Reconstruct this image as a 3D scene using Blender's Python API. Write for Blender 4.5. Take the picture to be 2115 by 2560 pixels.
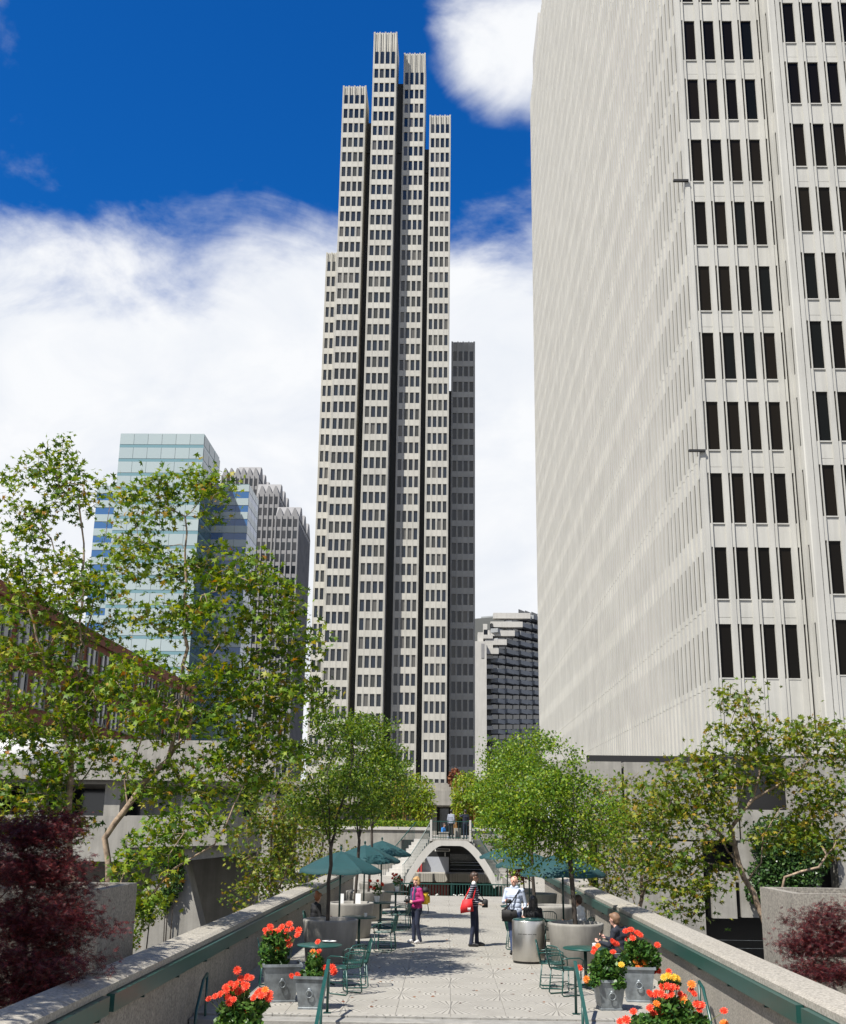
import bpy, bmesh, math, random
import numpy as np
from mathutils import Vector, Matrix
R_ = math.radians
for o in list(bpy.data.objects): bpy.data.objects.remove(o)
SC = bpy.context.scene
COL = SC.collection
random.seed(4); RNG = np.random.default_rng(7)

# ------------------------------------------------------------------ camera
CH, CF, CXX, CYY = 2.95, 2818.0, 1057.5, 1280.0      # eye height, focal length and centre in photograph pixels
_vy = np.array([61.5, 781.0, CF]); _vz = np.array([131.5, -10180.0, CF])
_ey = _vy/np.linalg.norm(_vy); _ez = _vz-_ey*(_vz@_ey); _ez /= np.linalg.norm(_ez); _ex = np.cross(_ey, _ez)
RM = np.array([_ex, _ey, _ez])
def ray(x, y): return RM @ np.array([x-CXX, y-CYY, CF])
def az(x, y, Z=0.0):
    v = ray(x, y); t = (Z-CH)/v[2]; return Vector((t*v[0], t*v[1], Z))
def ay(x, y, Y):
    v = ray(x, y); t = Y/v[1]; return Vector((t*v[0], Y, CH+t*v[2]))
def ax(x, y, X):
    v = ray(x, y); t = X/v[0]; return Vector((X, t*v[1], CH+t*v[2]))
cam = bpy.data.cameras.new('camera'); camo = bpy.data.objects.new('camera', cam); COL.objects.link(camo)
cr, cd, cf = RM[:, 0], RM[:, 1], RM[:, 2]
camo.matrix_world = Matrix(((cr[0], -cd[0], -cf[0], 0), (cr[1], -cd[1], -cf[1], 0), (cr[2], -cd[2], -cf[2], CH), (0, 0, 0, 1)))
cam.sensor_fit = 'VERTICAL'; cam.sensor_height = 36.0; cam.lens = CF/2560*36.0
cam.clip_start = 0.3; cam.clip_end = 6000
SC.camera = camo
SC.render.resolution_x = 846; SC.render.resolution_y = 1024

# ------------------------------------------------------------------ sky and sun
SUN_EL, SUN_AZ = R_(56), R_(43)          # light travels towards +Y and, by SUN_AZ, towards +X
W = bpy.data.worlds.new('World'); SC.world = W; W.use_nodes = True
nt = W.node_tree; nt.nodes.clear()
class NG:
    """small node-graph helper"""
    def __init__(s, nt): s.nt = nt; s.n = nt.nodes; s.l = nt.links
    def add(s, t, props=None, **inp):
        nd = s.n.new(t)
        for k, v in (props or {}).items(): setattr(nd, k, v)
        for k, v in inp.items():
            key = int(k[1:]) if k[0] == '_' and k[1:].isdigit() else k.replace('_', ' ')
            sk = nd.inputs[key]
            if isinstance(v, bpy.types.NodeSocket): s.l.new(v, sk)
            else: sk.default_value = v
        return nd
    def m(s, op, a, b=0.0, c=None, clamp=False):
        nd = s.n.new('ShaderNodeMath'); nd.operation = op; nd.use_clamp = clamp
        for i, v in enumerate((a, b, c)):
            if v is None: continue
            if isinstance(v, bpy.types.NodeSocket): s.l.new(v, nd.inputs[i])
            else: nd.inputs[i].default_value = v
        return nd.outputs[0]
    def ramp(s, fac, stops, interp='LINEAR'):
        nd = s.n.new('ShaderNodeValToRGB'); nd.color_ramp.interpolation = interp
        e = nd.color_ramp.elements
        while len(e) < len(stops): e.new(0.5)
        for el, (p, c) in zip(e, stops):
            el.position = p; el.color = (*c, 1) if len(c) == 3 else c
        s.l.new(fac, nd.inputs[0]); return nd.outputs[0]
    def mix(s, fac, a, b, mode='MIX'):
        nd = s.n.new('ShaderNodeMix'); nd.data_type = 'RGBA'; nd.blend_type = mode
        for i, v in ((0, fac), (6, a), (7, b)):
            if isinstance(v, bpy.types.NodeSocket): s.l.new(v, nd.inputs[i])
            elif i == 0: nd.inputs[0].default_value = v
            else: nd.inputs[i].default_value = (*v, 1) if len(v) == 3 else v
        return nd.outputs[2]
    def noise(s, vec, scale, detail=4.0, rough=0.5, dist=0.0):
        nd = s.add('ShaderNodeTexNoise', None, Scale=scale, Detail=detail, Roughness=rough, Distortion=dist)
        if vec is not None: s.l.new(vec, nd.inputs['Vector'])
        return nd.outputs[0]
g = NG(nt)
sky = g.add('ShaderNodeTexSky'); sky.sky_type = 'NISHITA'; sky.sun_disc = False
sky.sun_elevation = SUN_EL; sky.sun_rotation = R_(180)+SUN_AZ
sky.air_density = 1.0; sky.dust_density = 0.2; sky.ozone_density = 3.0
tc = g.add('ShaderNodeTexCoord'); sep = g.add('ShaderNodeSeparateXYZ', None, Vector=tc.outputs['Generated'])
zz = sep.outputs['Z']
mp = g.add('ShaderNodeMapping', None, Vector=tc.outputs['Generated'], Location=(0.4, 3.7, 1.3), Rotation=(0.0, 0.0, R_(-5)), Scale=(1.0, 1.0, 1.7))
cvec = mp.outputs[0]
n1 = g.noise(cvec, 2.6, 9.0, 0.55, 0.35)
n2 = g.noise(cvec, 6.5, 6.0, 0.6, 0.5)
# cloud bank that thins out with height above the horizon, the same all the way round
dens = g.m('ADD', g.m('MULTIPLY', g.m('SUBTRACT', n1, 0.5), 1.4), g.m('MULTIPLY', g.m('SUBTRACT', n2, 0.5), 0.55))
dens = g.m('ADD', dens, g.m('MULTIPLY', g.m('SUBTRACT', 0.537, zz), 3.0))
_pd = ray(1050*2115/1736, 30*2115/1736); _pd = _pd/np.linalg.norm(_pd)      # a single higher cloud up beside the roof of the big block
_dt = g.add('ShaderNodeVectorMath', {'operation': 'DOT_PRODUCT'}, _0=tc.outputs['Generated'], _1=tuple(_pd)).outputs['Value']
dens = g.m('ADD', dens, g.m('MULTIPLY', g.add('ShaderNodeMapRange', {'interpolation_type': 'SMOOTHSTEP'}, Value=_dt, From_Min=math.cos(R_(6.0)), From_Max=1.0).outputs[0], 0.44))
cov = g.add('ShaderNodeMapRange', {'interpolation_type': 'SMOOTHSTEP'}, Value=dens, From_Min=-0.07, From_Max=0.26).outputs[0]
skyc = g.mix(1.0, g.add('ShaderNodeHueSaturation', None, Saturation=1.25, Value=1.0, Color=sky.outputs[0]).outputs[0], (0.13, 0.80, 1.34), 'MULTIPLY')
cl = g.ramp(n2, [(0.28, (7.6, 8.0, 8.7)), (0.58, (9.0, 9.15, 9.4))])
allc = g.mix(cov, skyc, cl)
bg = g.add('ShaderNodeBackground', None, Color=allc, Strength=0.061)
wo = g.add('ShaderNodeOutputWorld', None, Surface=bg.outputs[0])
sl = bpy.data.lights.new('sun', 'SUN'); sl.energy = 5.0; sl.angle = R_(0.5); sl.color = (1.0, 0.955, 0.88)
so = bpy.data.objects.new('sun', sl); COL.objects.link(so)
LDIR = Vector((math.sin(SUN_AZ)*math.cos(SUN_EL), math.cos(SUN_AZ)*math.cos(SUN_EL), -math.sin(SUN_EL)))
so.rotation_euler = LDIR.to_track_quat('-Z', 'Y').to_euler(); so.location = (-60, -80, 150)
vs = SC.view_settings; vs.view_transform = 'Standard'; vs.look = 'None'; vs.gamma = 1.0; vs.exposure = 0.8
vs.use_curve_mapping = False

# ------------------------------------------------------------------ materials
MATS = {}
ALB = 0.82        # the photograph is exposed for the sunlit walls
def pmat(name, col, rough=0.6, metal=0.0, spec=0.5, var=0.0, vscale=6.0, bump=0.0, bscale=40.0, stain=0.0, tint=None):
    if metal < .5: col = tuple(x*ALB for x in col); tint = tint and tuple(x*ALB for x in tint)
    m = bpy.data.materials.new(name); m.use_nodes = True; MATS[name] = m
    g = NG(m.node_tree); b = m.node_tree.nodes['Principled BSDF']
    b.inputs['Roughness'].default_value = rough; b.inputs['Metallic'].default_value = metal
    b.inputs['Specular IOR Level'].default_value = spec
    b.inputs['Base Color'].default_value = (*col, 1)
    geo = None
    if var or bump or stain: geo = g.add('ShaderNodeNewGeometry').outputs['Position']
    c = None
    if var:
        n = g.noise(geo, vscale, 6.0, 0.6)
        lo = tuple(x*(1-var) for x in col); hi = tuple(min(1, x*(1+var)) for x in (tint or col))
        c = g.ramp(n, [(0.3, lo), (0.7, hi)])
    if stain:
        mpp = g.add('ShaderNodeMapping', None, Vector=geo, Scale=(2.2, 2.2, 0.16))
        s2 = g.noise(mpp.outputs[0], 1.6, 7.0, 0.62)
        k = g.ramp(s2, [(0.38, (1-stain,)*3), (0.62, (1, 1, 1))])
        c = g.mix(1.0, c if c is not None else col, k, 'MULTIPLY')
    if c is not None: g.l.new(c, b.inputs['Base Color'])
    if bump:
        nb = g.noise(geo, bscale, 3.0, 0.6)
        bp = g.add('ShaderNodeBump', None, Strength=bump, Distance=0.02, Height=nb); g.l.new(bp.outputs[0], b.inputs['Normal'])
    return m
def rmat(name, cols, rough=0.5, trans=0.0, metal=0.0, spec=0.25):
    """colour varies from piece to piece (mesh islands): leaves, petals"""
    m = bpy.data.materials.new(name); m.use_nodes = True; MATS[name] = m
    g = NG(m.node_tree); b = m.node_tree.nodes['Principled BSDF']; out = m.node_tree.nodes['Material Output']
    r = g.add('ShaderNodeNewGeometry').outputs['Random Per Island']
    n = len(cols)
    c = g.ramp(r, [(p_, tuple(x*(ALB+.05) for x in c_)) for p_, c_ in cols])
    g.l.new(c, b.inputs['Base Color']); b.inputs['Roughness'].default_value = rough; b.inputs['Metallic'].default_value = metal
    b.inputs['Specular IOR Level'].default_value = spec
    if trans:
        hs = g.add('ShaderNodeHueSaturation', None, Hue=0.485, Saturation=1.1, Value=1.5, Color=c).outputs[0]
        t = g.add('ShaderNodeBsdfTranslucent', None, Color=hs)
        mx = g.add('ShaderNodeMixShader', None, _0=trans, _1=b.outputs[0], _2=t.outputs[0]); g.l.new(mx.outputs[0], out.inputs[0])
    return m
def omat(name, cols, **kw):
    """colour varies from object to object (stones, panels)"""
    m = pmat(name, cols[0], **kw); cols = [tuple(x*ALB for x in c_) for c_ in cols]; g = NG(m.node_tree); b = m.node_tree.nodes['Principled BSDF']
    r = g.add('ShaderNodeObjectInfo').outputs['Random']; n = len(cols)
    c = g.ramp(r, [((i+0.5)/n, cols[i]) for i in range(n)])
    lk = b.inputs['Base Color'].links
    if lk:
        old = lk[0].from_socket; gry = g.mix(1.0, old, tuple(1/x for x in cols[0]), 'MULTIPLY'); c = g.mix(1.0, c, gry, 'MULTIPLY')
    g.l.new(c, b.inputs['Base Color']); return m
pmat('tower_concrete', (0.52, 0.505, 0.45), 0.85, var=0.10, vscale=0.25, stain=0.10)
pmat('block_concrete', (0.52, 0.512, 0.47), 0.85, var=0.07, vscale=0.4, stain=0.12, bump=0.15, bscale=30)
pmat('white_concrete', (0.53, 0.515, 0.475), 0.85, var=0.08, vscale=0.2, stain=0.1)
pmat('grey_stone', (0.26, 0.257, 0.255), 0.7, var=0.12, vscale=0.3)
pmat('plain_concrete', (0.33, 0.315, 0.28), 0.88, var=0.14, vscale=1.6, stain=0.22, bump=0.25, bscale=25)
pmat('parapet_concrete', (0.285, 0.262, 0.222), 0.9, var=0.5, vscale=30.0, stain=0.15, bump=0.5, bscale=60)
pmat('planter_concrete', (0.31, 0.295, 0.262), 0.85, var=0.10, vscale=3.0, stain=0.25, bump=0.2, bscale=40)
pmat('step_stone', (0.27, 0.26, 0.235), 0.85, var=0.2, vscale=5.0, bump=0.3)
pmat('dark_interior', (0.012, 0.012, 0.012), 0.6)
pmat('joint_dark', (0.06, 0.058, 0.052), 0.9); pmat('joint_sand', (0.24, 0.225, 0.195), 0.9)
pmat('green_metal', (0.010, 0.066, 0.055), 0.35, spec=0.6, var=0.15, vscale=9)
pmat('green_dark', (0.009, 0.045, 0.040), 0.4, spec=0.5)
pmat('zinc', (0.27, 0.30, 0.315), 0.45, 0.35, var=0.35, vscale=7.0, stain=0.4)
pmat('soil', (0.03, 0.02, 0.014), 0.95, var=0.4, vscale=25)
pmat('asphalt', (0.05, 0.05, 0.052), 0.9, var=0.2, vscale=2)
pmat('brick', (0.22, 0.075, 0.045), 0.85, var=0.25, vscale=2)
pmat('white_paint', (0.80, 0.79, 0.75), 0.5)
pmat('plate_white', (0.82, 0.82, 0.80), 0.3)
pmat('shop_grey', (0.40, 0.42, 0.46), 0.5, var=0.1, vscale=1)
pmat('shop_yellow', (0.75, 0.55, 0.16), 0.6)
pmat('shop_red', (0.45, 0.05, 0.05), 0.5)
pmat('shop_brown', (0.20, 0.10, 0.05), 0.7, var=0.3, vscale=1.5)
pmat('sign_green', (0.05, 0.22, 0.17), 0.5)
pmat('bark_plane', (0.20, 0.135, 0.092), 0.85, var=0.5, vscale=7.0, bump=0.5, bscale=18, tint=(0.30, 0.225, 0.155))
pmat('bark_dark', (0.045, 0.035, 0.027), 0.85, var=0.3, vscale=12.0, bump=0.4, bscale=25)
pmat('bark_moss', (0.13, 0.15, 0.035), 0.9, var=0.4, vscale=12.0)
pmat('bark_maple', (0.09, 0.055, 0.05), 0.85, var=0.3, vscale=12)
pmat('bamboo_cane', (0.33, 0.17, 0.05), 0.6, var=0.3, vscale=6)
rmat('leaf_plane', [(0.03, (0.032, 0.085, 0.008)), (0.35, (0.085, 0.165, 0.012)), (0.65, (0.155, 0.24, 0.017)), (0.90, (0.25, 0.30, 0.024)), (0.97, (0.36, 0.29, 0.03)), (1.0, (0.28, 0.12, 0.02))], 0.5, 0.32)
rmat('leaf_plane_yellow', [(0.03, (0.035, 0.085, 0.010)), (0.35, (0.095, 0.16, 0.014)), (0.65, (0.165, 0.215, 0.02)), (0.92, (0.27, 0.265, 0.03)), (1.0, (0.36, 0.20, 0.03))], 0.5, 0.32)
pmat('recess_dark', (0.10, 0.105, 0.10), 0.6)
pmat('balcony_shaded', (0.30, 0.315, 0.32), 0.85)  # shade on the hotel's turned-away facade is put into this darker colour
rmat('leaf_small', [(0.05, (0.03, 0.08, 0.010)), (0.4, (0.08, 0.155, 0.015)), (0.75, (0.145, 0.225, 0.022)), (1.0, (0.24, 0.29, 0.035))], 0.45, 0.38)
rmat('leaf_willow', [(0.05, (0.045, 0.11, 0.010)), (0.4, (0.10, 0.20, 0.015)), (0.75, (0.18, 0.28, 0.022)), (1.0, (0.30, 0.36, 0.035))], 0.45, 0.35)
rmat('leaf_bamboo', [(0.05, (0.07, 0.14, 0.01)), (0.4, (0.16, 0.27, 0.02)), (0.75, (0.30, 0.38, 0.03)), (1.0, (0.45, 0.42, 0.05))], 0.45, 0.35)
rmat('leaf_ivy', [(0.05, (0.015, 0.04, 0.010)), (0.5, (0.035, 0.085, 0.018)), (1.0, (0.07, 0.13, 0.03))], 0.35, 0.15)
rmat('leaf_maple_red', [(0.05, (0.022, 0.006, 0.009)), (0.5, (0.068, 0.013, 0.017)), (0.85, (0.14, 0.028, 0.026)), (1.0, (0.22, 0.05, 0.035))], 0.5, 0.25)
rmat('leaf_dahlia', [(0.05, (0.02, 0.06, 0.015)), (0.5, (0.05, 0.13, 0.02)), (1.0, (0.12, 0.21, 0.04))], 0.4, 0.25)
rmat('leaf_rust', [(0.05, (0.10, 0.03, 0.02)), (0.5, (0.20, 0.07, 0.03)), (1.0, (0.28, 0.13, 0.05))], 0.5, 0.2)
rmat('petal_red', [(0.05, (0.60, 0.030, 0.015)), (0.5, (0.80, 0.075, 0.030)), (1.0, (0.88, 0.17, 0.075))], 0.5, 0.2)
rmat('petal_orange', [(0.05, (0.75, 0.16, 0.02)), (1.0, (0.88, 0.36, 0.06))], 0.5, 0.2)
rmat('petal_yellow', [(0.05, (0.75, 0.42, 0.03)), (1.0, (0.85, 0.62, 0.08))], 0.5, 0.2)
rmat('petal_white', [(0.05, (0.7, 0.7, 0.62)), (1.0, (0.85, 0.85, 0.8))], 0.5, 0.2)
omat('coping_stone', [(0.325, 0.30, 0.252), (0.36, 0.332, 0.28), (0.30, 0.28, 0.24)], rough=0.9, var=0.45, vscale=30.0, bump=0.5, bscale=60)
# tinted glass: each pane differs a little (blinds behind some)
def glassmat(name, cols, rough=0.06, spec=0.7):
    m = bpy.data.materials.new(name); m.use_nodes = True; MATS[name] = m
    g = NG(m.node_tree); b = m.node_tree.nodes['Principled BSDF']
    r = g.add('ShaderNodeObjectInfo').outputs['Random']; n = len(cols)
    geo = g.add('ShaderNodeNewGeometry')
    r2 = g.m('FRACT', g.m('ADD', r, geo.outputs['Random Per Island']))
    c = g.ramp(r2, [((i+0.5)/n, cols[i]) for i in range(n)], 'CONSTANT')
    g.l.new(c, b.inputs['Base Color']); b.inputs['Roughness'].default_value = rough; b.inputs['Specular IOR Level'].default_value = spec
    return m
glassmat('tower_glass', [(0.012, 0.02, 0.033), (0.01, 0.014, 0.02), (0.018, 0.022, 0.028), (0.04, 0.042, 0.04), (0.012, 0.018, 0.03), (0.014, 0.02, 0.03), (0.085, 0.083, 0.077)], 0.06, 0.5)
glassmat('block_glass', [(0.006, 0.005, 0.004), (0.009, 0.007, 0.005), (0.005, 0.006, 0.006)], 0.05, 0.10)
glassmat('far_glass', [(0.012, 0.014, 0.018), (0.03, 0.03, 0.033), (0.02, 0.024, 0.03)])
omat('curtain_pale', [(0.40, 0.48, 0.485), (0.43, 0.505, 0.51), (0.385, 0.465, 0.475)], rough=0.25, spec=0.6)
pmat('curtain_band', (0.16, 0.30, 0.34), 0.2, spec=0.7)
pmat('curtain_teal', (0.065, 0.16, 0.185), 0.2, spec=0.7)
pmat('curtain_blue', (0.03, 0.13, 0.33), 0.08, spec=0.8)

# ------------------------------------------------------------------ mesh helpers
class MB:
    def __init__(s): s.v = []; s.f = []; s.mi = []
    def poly(s, pts, faces, mi=0):
        n = len(s.v); s.v += [tuple(p) for p in pts]; s.f += [tuple(i+n for i in f) for f in faces]; s.mi += [mi]*len(faces); return s
    def box(s, x0, x1, y0, y1, z0, z1, mi=0):
        p = [(x0, y0, z0), (x1, y0, z0), (x1, y1, z0), (x0, y1, z0), (x0, y0, z1), (x1, y0, z1), (x1, y1, z1), (x0, y1, z1)]
        return s.poly(p, [(0, 3, 2, 1), (4, 5, 6, 7), (0, 1, 5, 4), (1, 2, 6, 5), (2, 3, 7, 6), (3, 0, 4, 7)], mi)
    def bbox(s, x0, x1, y0, y1, z0, z1, b=0.02, mi=0):
        """box with bevelled upright and top edges"""
        def ringz(i, z): return [(x0+i+b, y0+i, z), (x1-i-b, y0+i, z), (x1-i, y0+i+b, z), (x1-i, y1-i-b, z), (x1-i-b, y1-i, z), (x0+i+b, y1-i, z), (x0+i, y1-i-b, z), (x0+i, y0+i+b, z)]
        pts = ringz(0, z0)+ringz(0, z1-b)+ringz(b, z1); F = [tuple(range(7, -1, -1)), tuple(range(16, 24))]
        for k in (0, 8):
            for i in range(8): F.append((k+i, k+(i+1) % 8, k+8+(i+1) % 8, k+8+i))
        return s.poly(pts, F, mi)
    def prism(s, pts, axis, a, b, mi=0):
        """extrude 2D polygon; axis 'y': pts are (x,z); 'x': (y,z); 'z': (x,y)"""
        def mk(p, t): return {'y': (p[0], t, p[1]), 'x': (t, p[0], p[1]), 'z': (p[0], p[1], t)}[axis]
        n = len(pts); P = [mk(p, a) for p in pts]+[mk(p, b) for p in pts]
        F = [tuple(range(n)), tuple(range(2*n-1, n-1, -1))]+[(i, i+n, (i+1) % n+n, (i+1) % n) for i in range(n)]
        return s.poly(P, F, mi)
    def tube(s, pts, r, n=6, mi=0, closed=False, cap=True):
        pts = [Vector(p) for p in pts]; m = len(pts)
        rs = r if isinstance(r, (list, tuple)) else [r]*m
        base = len(s.v); up = None
        for i, p in enumerate(pts):
            if closed: t = (pts[(i+1) % m]-pts[i-1])
            else: t = pts[min(i+1, m-1)]-pts[max(i-1, 0)]
            t = t.normalized() if t.length > 1e-9 else Vector((0, 0, 1))
            if up is None: up = t.orthogonal().normalized()
            else:
                up = up-t*up.dot(t); up = up.normalized() if up.length > 1e-6 else t.orthogonal().normalized()
            w = t.cross(up)
            for k in range(n):
                a = 2*math.pi*k/n; q = p+(up*math.cos(a)+w*math.sin(a))*rs[i]; s.v.append(tuple(q))
        seg = m if closed else m-1
        for i in range(seg):
            j = (i+1) % m
            for k in range(n):
                s.f.append((base+i*n+k, base+i*n+(k+1) % n, base+j*n+(k+1) % n, base+j*n+k)); s.mi.append(mi)
        if cap and not closed:
            s.f.append(tuple(base+k for k in range(n-1, -1, -1))); s.f.append(tuple(base+(m-1)*n+k for k in range(n))); s.mi += [mi, mi]
        return s
    def bar(s, p, q, w, h, mi=0):
        """rectangular bar from p to q, w wide (horizontal), h high"""
        p = Vector(p); q = Vector(q); t = (q-p).normalized(); side = t.cross(Vector((0, 0, 1)))
        side = side.normalized() if side.length > 1e-6 else Vector((1, 0, 0)); up = side.cross(t)
        P = []
        for c in (p, q):
            for a, b in ((-1, -1), (1, -1), (1, 1), (-1, 1)): P.append(c+side*(a*w/2)+up*(b*h/2))
        return s.poly(P, [(0, 3, 2, 1), (4, 5, 6, 7), (0, 1, 5, 4), (1, 2, 6, 5), (2, 3, 7, 6), (3, 0, 4, 7)], mi)
    def lathe(s, prof, n=24, c=(0, 0, 0), mi=0):
        b = len(s.v)
        for r, z in prof:
            for k in range(n):
                a = 2*math.pi*k/n; s.v.append((c[0]+r*math.cos(a), c[1]+r*math.sin(a), c[2]+z))
        for i in range(len(prof)-1):
            for k in range(n):
                s.f.append((b+i*n+k, b+i*n+(k+1) % n, b+(i+1)*n+(k+1) % n, b+(i+1)*n+k)); s.mi.append(mi)
        s.f.append(tuple(b+k for k in range(n-1, -1, -1))); s.f.append(tuple(b+(len(prof)-1)*n+k for k in range(n))); s.mi += [mi, mi]
        return s
    def ell(s, c, r, n=10, m=7, mi=0):
        b = len(s.v)
        for i in range(m+1):
            ph = math.pi*i/m
            for k in range(n):
                a = 2*math.pi*k/n; s.v.append((c[0]+r[0]*math.sin(ph)*math.cos(a), c[1]+r[1]*math.sin(ph)*math.sin(a), c[2]-r[2]*math.cos(ph)))
        for i in range(m):
            for k in range(n):
                s.f.append((b+i*n+k, b+i*n+(k+1) % n, b+(i+1)*n+(k+1) % n, b+(i+1)*n+k)); s.mi.append(mi)
        return s
    def mesh(s, name, mats, smooth=False):
        me = bpy.data.meshes.new(name); me.from_pydata(s.v, [], s.f)
        mats = [mats] if isinstance(mats, str) else mats
        for m in mats: me.materials.append(MATS[m])
        if len(mats) > 1: me.polygons.foreach_set('material_index', s.mi)
        if smooth: me.polygons.foreach_set('use_smooth', [True]*len(me.polygons))
        me.update(); return me
    def obj(s, name, mats, parent=None, loc=(0, 0, 0), smooth=False, rot=None):
        return link(name, s.mesh(name, mats, smooth), parent, loc, rot)
def link(name, me, parent=None, loc=(0, 0, 0), rot=None, scale=None):
    o = bpy.data.objects.new(name, me); COL.objects.link(o); o.location = loc
    if rot is not None: o.rotation_euler = rot
    if scale is not None: o.scale = scale
    if parent is not None: o.parent = parent
    return o
def smooth_by_angle(o, ang=40):
    me = o.data
    try: me.shade_smooth_by_angle(angle=R_(ang))
    except Exception:
        me.polygons.foreach_set('use_smooth', [True]*len(me.polygons))
    return o
def tag(o, label=None, cat=None, group=None, kind=None):
    for k, v in (('label', label), ('category', cat), ('group', group), ('kind', kind)):
        if v: o[k] = v
    return o
def thing(name, label, cat, loc=(0, 0, 0), rz=0.0, group=None):
    o = bpy.data.objects.new(name, None); COL.objects.link(o); o.location = loc; o.rotation_euler = (0, 0, rz); o.empty_display_size = 0.2
    return tag(o, label, cat, group)
def struct(o): o['kind'] = 'structure'; return o
def stuff(o): o['kind'] = 'stuff'; return o
def dup(root, loc, rz=None, label=None, group=None, skip=()):
    def cp(o, par):
        c = o.copy(); COL.objects.link(c); c.parent = par
        for ch in o.children:
            if ch.name.split('.')[0] in skip: continue
            cp(ch, c)
        return c
    r = cp(root, None); r.location = loc
    if rz is not None: r.rotation_euler = (0, 0, rz)
    if label: r['label'] = label
    if group: r['group'] = group
    return r
# ================================================================== ground
K = 2115/1736.0
def V3(p): return Vector(p)
def wo_(mb, name, mats, parent, smooth=False):
    """mesh written in world coordinates, parented to an unrotated thing"""
    return mb.obj(name, mats, parent, tuple(-parent.location), smooth)
GZ = -6.0
struct(MB().poly([(-3000, -400, GZ), (3000, -400, GZ), (3000, 4000, GZ), (-3000, 4000, GZ)], [(0, 1, 2, 3)]).obj('ground', 'asphalt'))

# ================================================================== slab tower
PITCH = 3.55; WH = 2.30; SPN = PITCH-WH
def slab_tower():
    T = thing('skyscraper', 'tall slender pale concrete skyscraper of stepped slabs rising in the middle', 'skyscraper', (-10, 214, GZ))
    off = -T.location
    bays = [  # pixel x0,x1 (top), x0,x1 (bottom), y top, Y front, windows, blank parapet
        ('S0', (660, 692), (632, 655), 517, 217.0, 3, 2.2, 'wide'),
        ('S1', (707, 755), (655, 712), 175, 211.0, 4, 2.3, ''),
        ('S2', (768, 815), (728, 787), 65, 210.0, 4, 5.0, ''),
        ('S3', (827, 872), (805, 858), 108, 213.3, 4, 5.0, ''),
        ('S4', (880, 925), (868, 918), 235, 213.2, 4, 2.3, ''),
        ('S5', (927, 975), (921, 975), 700, 225.0, 4, 2.3, '')]
    pan = MB(); npan = 0; rows_all = []
    panemesh = MB().box(-.5, .5, 0, .05, -.5, .5).mesh('pane', 'tower_glass')
    for nm, tx, bx, yt, Y, nc, blank, fl in bays:
        xa = (ay(tx[0]*K, yt*K, Y).x+ay(bx[0]*K, 1400*K, Y).x)/2; xb = (ay(tx[1]*K, yt*K, Y).x+ay(bx[1]*K, 1400*K, Y).x)/2
        if nm == 'S0': xa = ay(650*K, 1000*K, Y).x; xb = xa+4.6; nc = 4
        zt = ay(tx[0]*K, yt*K, Y).z; zb = 6.9
        core = MB().box(xa+.12, xb-.12, Y+.42, Y+9, GZ, zt-.25)
        core.box(xa+.02, xa+.30, Y+.16, Y+9, zb, zt); core.box(xb-.30, xb-.02, Y+.16, Y+9, zb, zt)
        core.box(xa+.3, xb-.3, Y+.3, Y+.5, zt-blank, zt-.12)                    # blank fluted top behind the fins
        core.box(xa+.2, xb-.2, Y+.25, Y+.5, GZ, zb)
        bay = wo_(core, 'slab', 'tower_concrete', T)
        m = 0.20; p = (xb-xa-2*m)/nc
        piers = MB().box(-.165, -.035, 0, .34, zb-.001, zt-.05).box(.035, .165, 0, .34, zb-.001, zt-.05).box(-.036, .036, .10, .34, zb, zt-.2).mesh('pier', 'tower_concrete')
        fin = MB().box(-.06, .06, .12, .34, zt-blank, zt-.08).mesh('fin', 'tower_concrete')
        for i in range(nc+1):
            link('pier', piers, bay, (xa+m+i*p+(0.02 if i == 0 else -0.02 if i == nc else 0), Y, 0))
            if i < nc: link('fin', fin, bay, (xa+m+(i+.5)*p, Y, 0))
        sp = MB().box(-(xb-xa)/2+m, (xb-xa)/2-m, .025, .5, -SPN/2, SPN/2).mesh('spandrel', 'tower_concrete')
        z = zt-blank; first = True
        while z > zb+2.5:
            h = 3.2 if first and blank > 3 else WH
            zs = z-h
            for i in range(nc): rows_all.append((zs, xa+m+(i+.5)*p, Y+.22, p-.28, h, bay))
            link('spandrel', sp, bay, ((xa+xb)/2, Y, zs-SPN/2))
            z = zs-SPN; first = False
    rows_all.sort(key=lambda r: r[0])
    for i, (zs, x, y, w, h, bay) in enumerate(rows_all):
        if i < 296:
            link('pane', panemesh, bay, (x, y, zs+h/2), scale=(w, 1, h))
        else: pan.box(x-w/2, x+w/2, y, y+.05, zs, zs+h)
    stuff(wo_(pan, 'upper_panes', 'tower_glass', T))
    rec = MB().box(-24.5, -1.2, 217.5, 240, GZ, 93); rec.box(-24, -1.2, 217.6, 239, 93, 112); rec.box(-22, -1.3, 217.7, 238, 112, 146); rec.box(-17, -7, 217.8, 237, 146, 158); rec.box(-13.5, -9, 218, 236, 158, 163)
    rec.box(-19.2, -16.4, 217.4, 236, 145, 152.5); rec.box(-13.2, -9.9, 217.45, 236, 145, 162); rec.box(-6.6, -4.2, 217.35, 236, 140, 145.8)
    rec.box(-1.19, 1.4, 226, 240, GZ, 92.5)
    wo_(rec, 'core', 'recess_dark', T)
slab_tower()

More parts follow.
